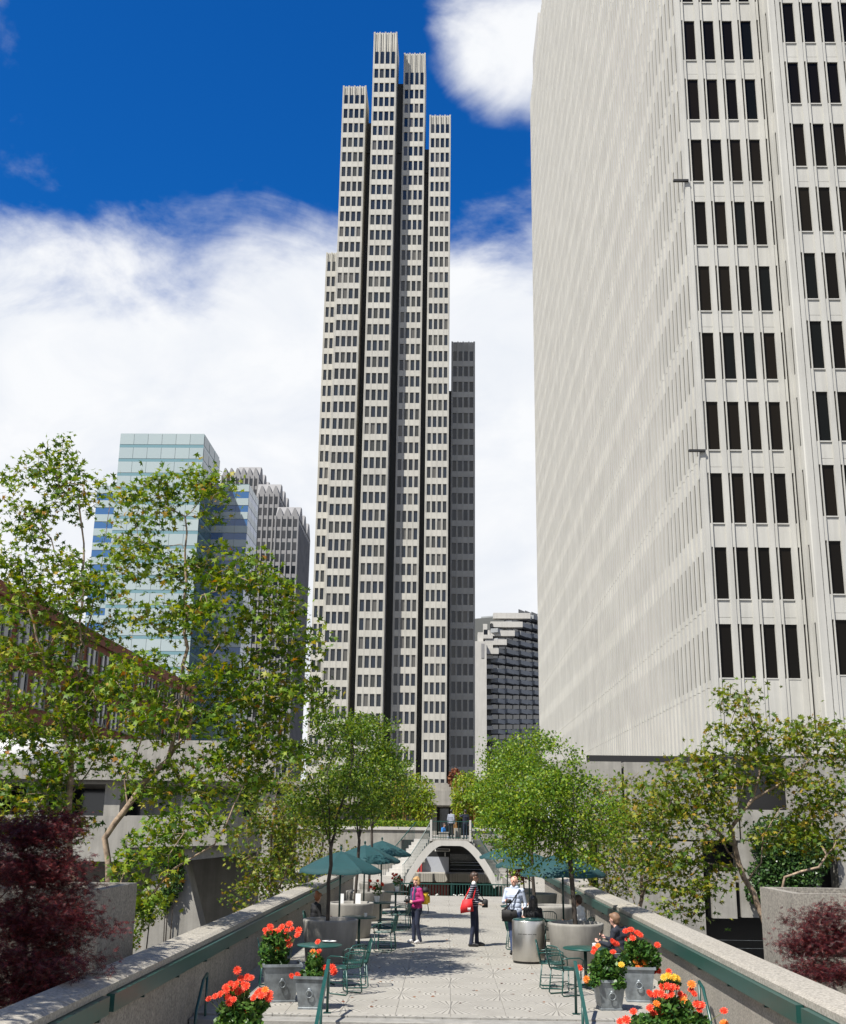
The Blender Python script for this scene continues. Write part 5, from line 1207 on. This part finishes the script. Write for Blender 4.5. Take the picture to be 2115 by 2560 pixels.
def jeans():
    m = pmat('jeans', (0.035, 0.055, 0.12), .9, var=.4, vscale=6., bump=.3, bscale=16.); pmat('jeans_dark', (0.014, 0.02, 0.045), .9, var=.4, vscale=6., bump=.3, bscale=16.)
    m = pmat('cloth_stripe', (.02, .022, .05), .85); g = NG(m.node_tree); b = m.node_tree.nodes['Principled BSDF']
    tc = g.add('ShaderNodeTexCoord').outputs['Object']; sp = g.add('ShaderNodeSeparateXYZ', None, Vector=tc)
    s = g.m('GREATER_THAN', g.m('FRACT', g.m('DIVIDE', sp.outputs[2], .052)), .80); g.l.new(g.mix(s, (.014, .016, .035), (.42, .42, .46)), b.inputs['Base Color'])
jeans()
def capsule(mb, a, b, ra, rb, n=12):
    a, b = Vector(a), Vector(b); d = b-a; L = d.length; d = d.normalized() if L > 1e-6 else Vector((0, 0, 1))
    P = []; Rr = []
    for t in (-1, -.9, -.6, -.25, 0): P.append(a+d*ra*t if t else a); Rr.append(max(.002, ra*math.sqrt(max(0, 1-t*t))))
    for t in (0, .25, .6, .9, 1): P.append(b+d*rb*t+d*1e-4); Rr.append(max(.002, rb*math.sqrt(max(0, 1-t*t))))
    mb.tube(P, Rr, n)
def human(label, loc, rz, mats, H=1.75, J=None, voxel=.010, hair='short', female=False, extra=(), hands=True, sit=False, group=None, headturn=0.0, arms=True, sleeve=True, build=1.0):
    """mats: dict top,bottom,skin,hair,shoe. Faces -Y at rz=0; limbs are tapered volumes fused into one skin"""
    k = H/1.75
    j = dict(head=(0, -.015, 1.615), neck=(0, .015, 1.47), chest=(0, 0, 1.29), waist=(0, 0, 1.08), pelvis=(0, 0, .95),
             shL=(.175, .01, 1.405), elL=(.225, .045, 1.13), wrL=(.235, -.05, .885), shR=(-.175, .01, 1.405), elR=(-.225, .045, 1.13), wrR=(-.235, -.05, .885),
             hipL=(.085, 0, .92), knL=(.095, -.015, .50), anL=(.10, .025, .085), hipR=(-.085, 0, .92), knR=(-.095, -.015, .50), anR=(-.10, .025, .085), toeL=None, toeR=None, fingL=None, fingR=None)
    if sit:
        j.update(pelvis=(0, .02, .53), waist=(0, .03, .68), chest=(0, .0, .90), neck=(0, -.01, 1.09), head=(0, -.05, 1.225), shL=(.175, 0, 1.02), shR=(-.175, 0, 1.02), elL=(.22, -.03, .76), elR=(-.22, -.03, .76), wrL=(.15, -.27, .74), wrR=(-.15, -.27, .74),
                 hipL=(.085, 0, .52), hipR=(-.085, 0, .52), knL=(.10, -.42, .50), knR=(-.10, -.42, .50), anL=(.10, -.42, .085), anR=(-.10, -.42, .085))
    j.update(J or {})
    v = {a: (Vector(b) if b is not None else None) for a, b in j.items()}
    caps = []
    def C(a, b, ra, rb, lab): caps.append((Vector(a), Vector(b), ra, rb, lab))
    w = build; sw = (.90 if female else 1.0)*w
    up = (v['neck']-v['waist']).normalized(); side = (v['shL']-v['shR']).normalized()
    pw = (v['hipL']-v['hipR']).normalized()
    C(v['chest']-side*.075*sw, v['chest']+side*.075*sw, .118*w, .118*w, 'top'); C(v['chest']+up*.09-side*.10*sw, v['chest']+up*.09+side*.10*sw, .082*w, .082*w, 'top')
    C(v['waist']-side*.06*w, v['waist']+side*.06*w, .113*w, .113*w, 'top'); C((v['waist']+v['chest'])/2-side*.065*w, (v['waist']+v['chest'])/2+side*.065*w, .112*w, .112*w, 'top')
    C(v['pelvis']-pw*.065*w+Vector((0, .01, .02)), v['pelvis']+pw*.065*w+Vector((0, .01, .02)), .118*w, .118*w, 'top' if not sit else 'bottom')
    C(v['pelvis']-pw*.07*w+Vector((0, .015, -.05)), v['pelvis']+pw*.07*w+Vector((0, .015, -.05)), .113*w, .113*w, 'bottom')
    C(v['chest']+up*.12, v['neck']+up*.0, .075, .052, 'top'); C(v['neck']-up*.02, v['head']-Vector((0, -.01, .07)), .050, .050, 'skin')
    hd = v['head']; ch, sh = math.cos(headturn), math.sin(headturn)
    def hp(x, y, z): return hd+Vector((x*ch-y*sh, x*sh+y*ch, z))
    C(hp(0, .012, .035), hp(0, .0, .02), .086, .086, 'skin'); C(hp(0, -.015, -.03), hp(0, -.03, -.062), .068, .048, 'skin'); C(hp(0, -.075, .0), hp(0, -.098, -.022), .012, .017, 'skin')
    C(hp(.082, .01, .005), hp(.085, .015, -.02), .018, .013, 'skin'); C(hp(-.082, .01, .005), hp(-.085, .015, -.02), .018, .013, 'skin')
    for sx in (-1, 1): C(hp(sx*.032, -.078, .012), hp(sx*.033, -.079, .012), .010, .010, 'eye')
    C(hp(-.016, -.080, -.052), hp(.016, -.080, -.052), .007, .007, 'lip')
    if hair in ('short', 'bob', 'bun', 'long', 'fringe'):
        C(hp(0, .020, .050), hp(0, .030, .030), .092, .092, 'hair'); C(hp(0, .05, .0), hp(0, .05, -.03), .072, .06, 'hair'); C(hp(-.04, -.045, .075), hp(.04, -.045, .075), .042, .042, 'hair')
    if hair == 'bob':
        for sx in (-1, 1): C(hp(sx*.06, .01, .05), hp(sx*.078, .015, -.045), .050, .036, 'hair')
        C(hp(0, .06, .05), hp(0, .075, -.05), .075, .055, 'hair'); C(hp(0, .0, .085), hp(0, .03, .09), .07, .07, 'hair')
    if hair == 'bun': C(hp(0, .05, .13), hp(.01, .06, .135), .045, .045, 'hair')
    if hair == 'long':
        for sx in (-1, 1): C(hp(sx*.06, .03, .03), hp(sx*.085, .05, -.22), .05, .035, 'hair')
        C(hp(0, .07, .03), hp(0, .10, -.26), .075, .05, 'hair')
    if hair == 'fringe': C(hp(0, .05, .03), hp(0, .055, -.02), .08, .065, 'hair')
    for s in 'LR':
        sh_, el, wr = v['sh'+s], v['el'+s], v['wr'+s]
        C(v['chest']+up*.09, sh_, .075, .066*w, 'top'); C(sh_, el, .062*w, .047*w, 'top'); C(el, wr, .045*w, .033*w, 'top' if sleeve else 'skin')
        d = (wr-el).normalized(); fd = Vector(v['fing'+s]).normalized() if v['fing'+s] is not None else d
        if hands:
            pc = wr+d*.02; pe = pc+fd*.065; sd = side if abs(fd.dot(side)) < .7 else Vector((0, 0, 1)); sd = (sd-fd*sd.dot(fd)).normalized(); nn = fd.cross(sd)
            C(wr, pc, .027, .028, 'skin')
            for q in range(4):
                o_ = sd*(q-1.5)*.019; C(pc+o_*.7, pe+o_, .017, .0155, 'skin'); ln = (.062, .072, .068, .052)[q]
                C(pe+o_, pe+o_+(fd*.8+nn*.35).normalized()*ln*.55, .0095, .009, 'skin'); C(pe+o_+(fd*.8+nn*.35).normalized()*ln*.55, pe+o_+(fd*.8+nn*.35).normalized()*ln*.55+(fd*.45+nn*.8).normalized()*ln*.5, .009, .008, 'skin')
            C(pc-sd*.02, pc-sd*.045+fd*.03+nn*.02, .012, .011, 'skin'); C(pc-sd*.045+fd*.03+nn*.02, pc-sd*.05+fd*.06+nn*.035, .0105, .009, 'skin')
        else: C(wr, wr+d*.09, .03, .026, 'skin')
        hip, kn, an = v['hip'+s], v['kn'+s], v['an'+s]
        C(hip, kn, .092*w, .062*w, 'bottom'); C(kn, an, .060*w, .046*w, 'bottom')
        C(kn*.25+an*.75, an+Vector((0, .0, -.0)), .053*w, .055*w, 'bottom')
        toe = v['toe'+s] if v['toe'+s] is not None else an+Vector((.02 if s == 'L' else -.02, -.165, -.045))
        C(an+Vector((0, .035, -.045)), toe, .040, .034, 'shoe'); C((an+toe)/2+Vector((0, 0, .0)), toe, .042, .032, 'shoe')
    for e in extra: C(*e)
    mb = MB()
    for a, b, ra, rb, lab in caps: capsule(mb, a*k, b*k, ra*k, rb*k)
    me0 = mb.mesh('tmp', 'skin'); o = bpy.data.objects.new('tmp', me0); COL.objects.link(o)
    md = o.modifiers.new('r', 'REMESH'); md.mode = 'VOXEL'; md.voxel_size = voxel*k
    sm = o.modifiers.new('s', 'SMOOTH'); sm.factor = .5; sm.iterations = 2
    dg = bpy.context.evaluated_depsgraph_get(); me = bpy.data.meshes.new_from_object(o.evaluated_get(dg)); bpy.data.objects.remove(o)
    # clothing follows the nearest body volume
    labs = ['skin', 'top', 'bottom', 'hair', 'shoe', 'eye', 'lip', 'inner']; me.materials.clear()
    M = dict(mats); M.setdefault('eye', 'hair_brown'); M.setdefault('lip', 'skin_pink'); M.setdefault('inner', 'cloth_white')
    for l in labs: me.materials.append(MATS[M[l]])
    nf = len(me.polygons); cen = np.empty(nf*3); me.polygons.foreach_get('center', cen); cen = cen.reshape(-1, 3)
    best = np.full(nf, 9.); idx = np.zeros(nf, int)
    for a, b, ra, rb, lab in caps:
        A = np.array(a)*k; B = np.array(b)*k; d = B-A; L2 = d@d+1e-12; t = np.clip(((cen-A)@d)/L2, 0, 1); dist = np.linalg.norm(cen-A-t[:, None]*d, axis=1)-(ra+(rb-ra)*t)*k
        if lab in ('eye', 'lip'): dist = dist-.004
        if lab == 'hair': dist = dist-.002
        better = dist < best; best[better] = dist[better]; idx[better] = labs.index(lab)
    me.polygons.foreach_set('material_index', idx.astype(np.int32)); me.polygons.foreach_set('use_smooth', [True]*nf); me.update()
    zmin = min(vv.co.z for vv in me.vertices)
    o = link('person', me, None, (loc[0], loc[1], loc[2]-zmin), (0, 0, rz)); tag(o, label, 'person', group); o.data.name = 'person'
    return o
def worn(name, label, cat, person, parts):
    """bag or backpack in the wearer's frame"""
    T = thing(name, label, cat, tuple(person.location), person.rotation_euler[2])
    for nm, mb, mat in parts: smooth_by_angle(mb.obj(nm, mat, T), 50)
    return T
def rbox(x0, x1, y0, y1, z0, z1, b=.03): return MB().bbox(x0, x1, y0, y1, z0, z1, b)
# ---- woman with the yellow backpack: three-quarter view, facing left
pW = az(1040, 2358)
wm = human('woman in magenta top and dark scarf with a yellow backpack on the left', (pW.x, pW.y, 0), R_(-58), dict(top='cloth_magenta', bottom='jeans_dark', skin='skin_pink', hair='hair_blond', shoe='shoe_white'), H=1.62, hair='bob', female=True, voxel=.0095, headturn=.25, build=1.06,
           J=dict(elL=(.25, .06, 1.14), wrL=(.14, -.20, 1.10), elR=(-.24, .05, 1.13), wrR=(-.12, -.22, 1.09), fingL=(-.9, -.35, .1), fingR=(.9, -.35, .1), knL=(.10, -.03, .50), anL=(.13, .05, .085), anR=(-.09, -.02, .085)),
           extra=[((-.09, -.10, 1.43), (-.08, -.125, 1.05), .038, .045, 'inner'), ((.09, -.10, 1.43), (.07, -.125, 1.08), .038, .045, 'inner'), ((-.08, .02, 1.45), (.08, .02, 1.45), .062, .062, 'inner')])
wm.data.materials[7] = MATS['cloth_scarf']
worn('backpack', 'yellow and black backpack on the woman in magenta', 'backpack', wm, [('pack', rbox(-.15, .15, .13, .30, .95, 1.34, .06), 'pack_yellow'), ('pocket', rbox(-.11, .11, .285, .36, .98, 1.16, .03), 'pack_yellow'), ('top_flap', rbox(-.155, .155, .12, .31, 1.24, 1.37, .05), 'bag_black'),
      ('strap', MB().tube([(.10, .14, 1.32), (.11, .03, 1.37), (.11, -.09, 1.26), (.12, -.02, 1.05), (.11, .14, .99)], .014, 6), 'bag_black'), ('strap', MB().tube([(-.10, .14, 1.32), (-.11, .03, 1.37), (-.11, -.09, 1.26), (-.12, -.02, 1.05), (-.11, .14, .99)], .014, 6), 'bag_black'), ('loose_strap', MB().tube([(.08, .28, 1.0), (.09, .31, .82), (.08, .30, .72)], .010, 5), 'bag_black'), ('red_bottle', rbox(-.20, -.14, .2, .27, 1.12, 1.30, .02), 'bag_red')])
worn('camera', 'black camera held by the woman in magenta', 'camera', wm, [('body', rbox(-.06, .06, -.29, -.22, 1.00, 1.09, .012), 'bag_black'), ('lens', MB().tube([(0, -.29, 1.04), (0, -.36, 1.03)], .032, 12), 'bag_black')])
# ---- man with the red bag: facing right
pM = az(1185, 2366)
mn = human('man in navy striped sweater standing in profile with a red bag', (pM.x, pM.y, 0), R_(82), dict(top='cloth_stripe', bottom='jeans_dark', skin='skin_tan', hair='hair_brown', shoe='shoe_black'), H=1.79, hair='fringe', voxel=.0095,
           J=dict(elR=(-.21, .10, 1.14), wrR=(-.17, -.12, 1.02), elL=(.22, .06, 1.13), wrL=(.18, -.16, 1.05), anR=(-.09, .06, .085), knR=(-.09, .01, .50), anL=(.10, -.06, .085), knL=(.10, -.05, .5)), extra=[((-.06, .0, 1.475), (.06, .0, 1.475), .055, .055, 'inner')])
worn('shoulder_bag', 'bright red shoulder bag with white mark on the man in stripes', 'bag', mn, [('bag', MB().prism([(-.02, .86), (.30, .80), (.31, .93), (.25, 1.12), (.02, 1.16)], 'x', -.34, -.24), 'bag_red'), ('strap', MB().tube([(-.25, .22, 1.12), (-.205, .1, 1.36), (-.14, .03, 1.49), (-.16, -.06, 1.40), (-.27, -.0, 1.12)], .016, 6), 'bag_red'),
      ('white_mark', MB().box(-.345, -.340, .05, .065, .87, .95).box(-.345, -.340, .075, .09, .865, .94).box(-.345, -.34, .1, .115, .87, .945), 'plate_white')])
worn('camera_case', 'black camera case at the waist of the man in stripes', 'camera', mn, [('case', rbox(.02, .17, -.34, -.20, .93, 1.13, .03), 'bag_black'), ('strap', MB().tube([(.03, -.24, 1.12), (-.02, -.14, 1.30), (-.08, -.02, 1.46)], .012, 5), 'bag_black')])
worn('glasses', 'dark glasses worn by the man in stripes', 'glasses', mn, [('frame', MB().bar((-.06, -.105, 1.665), (.06, -.105, 1.665), .012, .03).bar((.088, -.1, 1.665), (.09, .0, 1.66), .008, .008).bar((-.088, -.1, 1.665), (-.09, .0, 1.66), .008, .008), 'lens_dark')])
# ---- bald man walking behind the bin
pB = az(1287, 2384)
bm = human('bald man in pale blue shirt walking behind the steel bin', (pB.x, pB.y, 0), R_(-12), dict(top='cloth_lightblue', bottom='jeans', skin='skin_pink', hair='hair_grey', shoe='shoe_black'), H=1.78, hair='none', voxel=.0095, headturn=-.45,
           J=dict(elR=(-.26, .03, 1.14), wrR=(-.17, -.22, 1.18), fingR=(.7, -.6, .2), elL=(.25, .07, 1.13), wrL=(.24, -.05, .88), knR=(-.06, -.12, .52), anR=(-.02, -.16, .085), knL=(.10, .02, .50), anL=(.08, .22, .10), pelvis=(0, 0, .95)), extra=[((-.05, .0, 1.48), (.05, .0, 1.48), .056, .056, 'top')])
worn('messenger_bag', 'black messenger bag hanging in front of the bald man', 'bag', bm, [('bag', rbox(-.26, .10, -.30, -.17, .74, 1.0, .05), 'bag_black'), ('flap', rbox(-.265, .105, -.315, -.28, .80, 1.01, .02), 'bag_black'), ('strap', MB().tube([(-.2, -.24, .98), (-.02, -.165, 1.2), (.12, -.09, 1.42), (.13, .03, 1.47), (.0, .13, 1.3), (-.2, .1, 1.05), (-.25, -.15, .98)], .017, 6), 'bag_black')])
worn('camera', 'black camera raised in the right hand of the bald man', 'camera', bm, [('body', rbox(-.15, -.02, -.36, -.28, 1.15, 1.25, .015), 'bag_black'), ('lens', MB().tube([(-.08, -.36, 1.2), (-.08, -.43, 1.2)], .034, 12), 'bag_black'), ('strap', MB().tube([(-.14, -.32, 1.16), (-.12, -.30, .98), (-.03, -.30, .93), (-.02, -.3, 1.15)], .007, 5), 'bag_black')])
# ---- seated guests
def seat_at(x, y, z=0.0): return (x, y, z)
human('woman with auburn hair in a bun seated at the left parapet', (-3.25, 29.5, -.0), R_(120), dict(top='cloth_black', bottom='cloth_black', skin='skin', hair='hair_auburn', shoe='shoe_black'), H=1.66, hair='bun', female=True, sit=True, voxel=.013, headturn=.5)
human('man in dark suit seated at the right table looking at his phone', (3.3, 22.95, 0), R_(-128), dict(top='cloth_suit', bottom='cloth_suit', skin='skin_pink', hair='hair_lightbrown', shoe='shoe_black'), H=1.78, hair='fringe', sit=True, voxel=.011, build=1.08, headturn=-.1, J=dict(elR=(-.22, -.12, .78), wrR=(-.10, -.36, .86), elL=(.22, -.1, .77), wrL=(.12, -.36, .80), chest=(0, -.03, .90), neck=(0, -.06, 1.08), head=(0, -.11, 1.205)))
ph = MB().bbox(-.035, .035, -.005, .005, 0, .14, .004).obj('phone', 'lens_dark', None, (2.96, 23.24, .9), rot=(R_(-25), 0, R_(-118))); tag(ph, 'black phone in the hand of the man in the dark suit', 'phone')
human('man in white shirt seated by the right parapet behind the planter', (3.2, 28.85, 0), R_(-115), dict(top='cloth_white', bottom='cloth_navy', skin='skin_tan', hair='hair_brown', shoe='shoe_black'), H=1.74, hair='fringe', sit=True, voxel=.013, headturn=-.2)
human('person in black jacket seated behind the bald man', (2.05, 28.6, 0), R_(165), dict(top='cloth_black', bottom='cloth_black', skin='skin', hair='hair_black', shoe='shoe_black'), H=1.72, hair='long', sit=True, voxel=.013, headturn=.3)
human('woman with long black hair seated with arm raised under the right parasol', (1.72, 29.75, 0), R_(70), dict(top='cloth_black', bottom='cloth_black', skin='skin_tan', hair='hair_black', shoe='shoe_black'), H=1.68, hair='long', female=True, sit=True, voxel=.013, sleeve=False, J=dict(elR=(-.30, -.12, .92), wrR=(-.22, -.30, 1.05)))
# ---- people on the landing
zl = 2.10
p1_ = ay(1112, 2083, 72.2); human('person in bright blue shirt sitting on the landing', (-.45+.2, 72.6, zl-.38), R_(60), dict(top='cloth_blue', bottom='cloth_grey', skin='skin', hair='hair_brown', shoe='shoe_white'), H=1.7, hair='short', sit=True, voxel=.025, hands=False)
human('man in grey shirt and dark trousers standing on the landing', (.22, 72.4, zl), R_(150), dict(top='cloth_grey', bottom='cloth_black', skin='skin_tan', hair='hair_black', shoe='shoe_black'), H=1.76, voxel=.02, hands=False)
human('man in dark clothes leaning by the right post of the landing', (1.08, 71.6, zl), R_(-150), dict(top='cloth_navy', bottom='jeans_dark', skin='skin', hair='hair_black', shoe='shoe_black'), H=1.76, voxel=.02, hands=False, J=dict(elL=(.34, -.05, 1.30), wrL=(.25, -.2, 1.45)))
o = MB().lathe([(.19, 0), (.2, .02), (.22, .62), (.2, .63)], 20).obj('litter_drum', 'planter_concrete', None, (.62, 73.2, zl)); tag(o, 'small pale drum standing on the landing', 'bin')
o = MB().box(-.3, .3, -.25, .25, 0, .34).box(-.34, .34, -.29, .29, .34, .40).obj('stone_bench', 'plain_concrete', None, (-.25, 72.55, zl)); tag(o, 'low stone seat under the person in blue', 'bench')
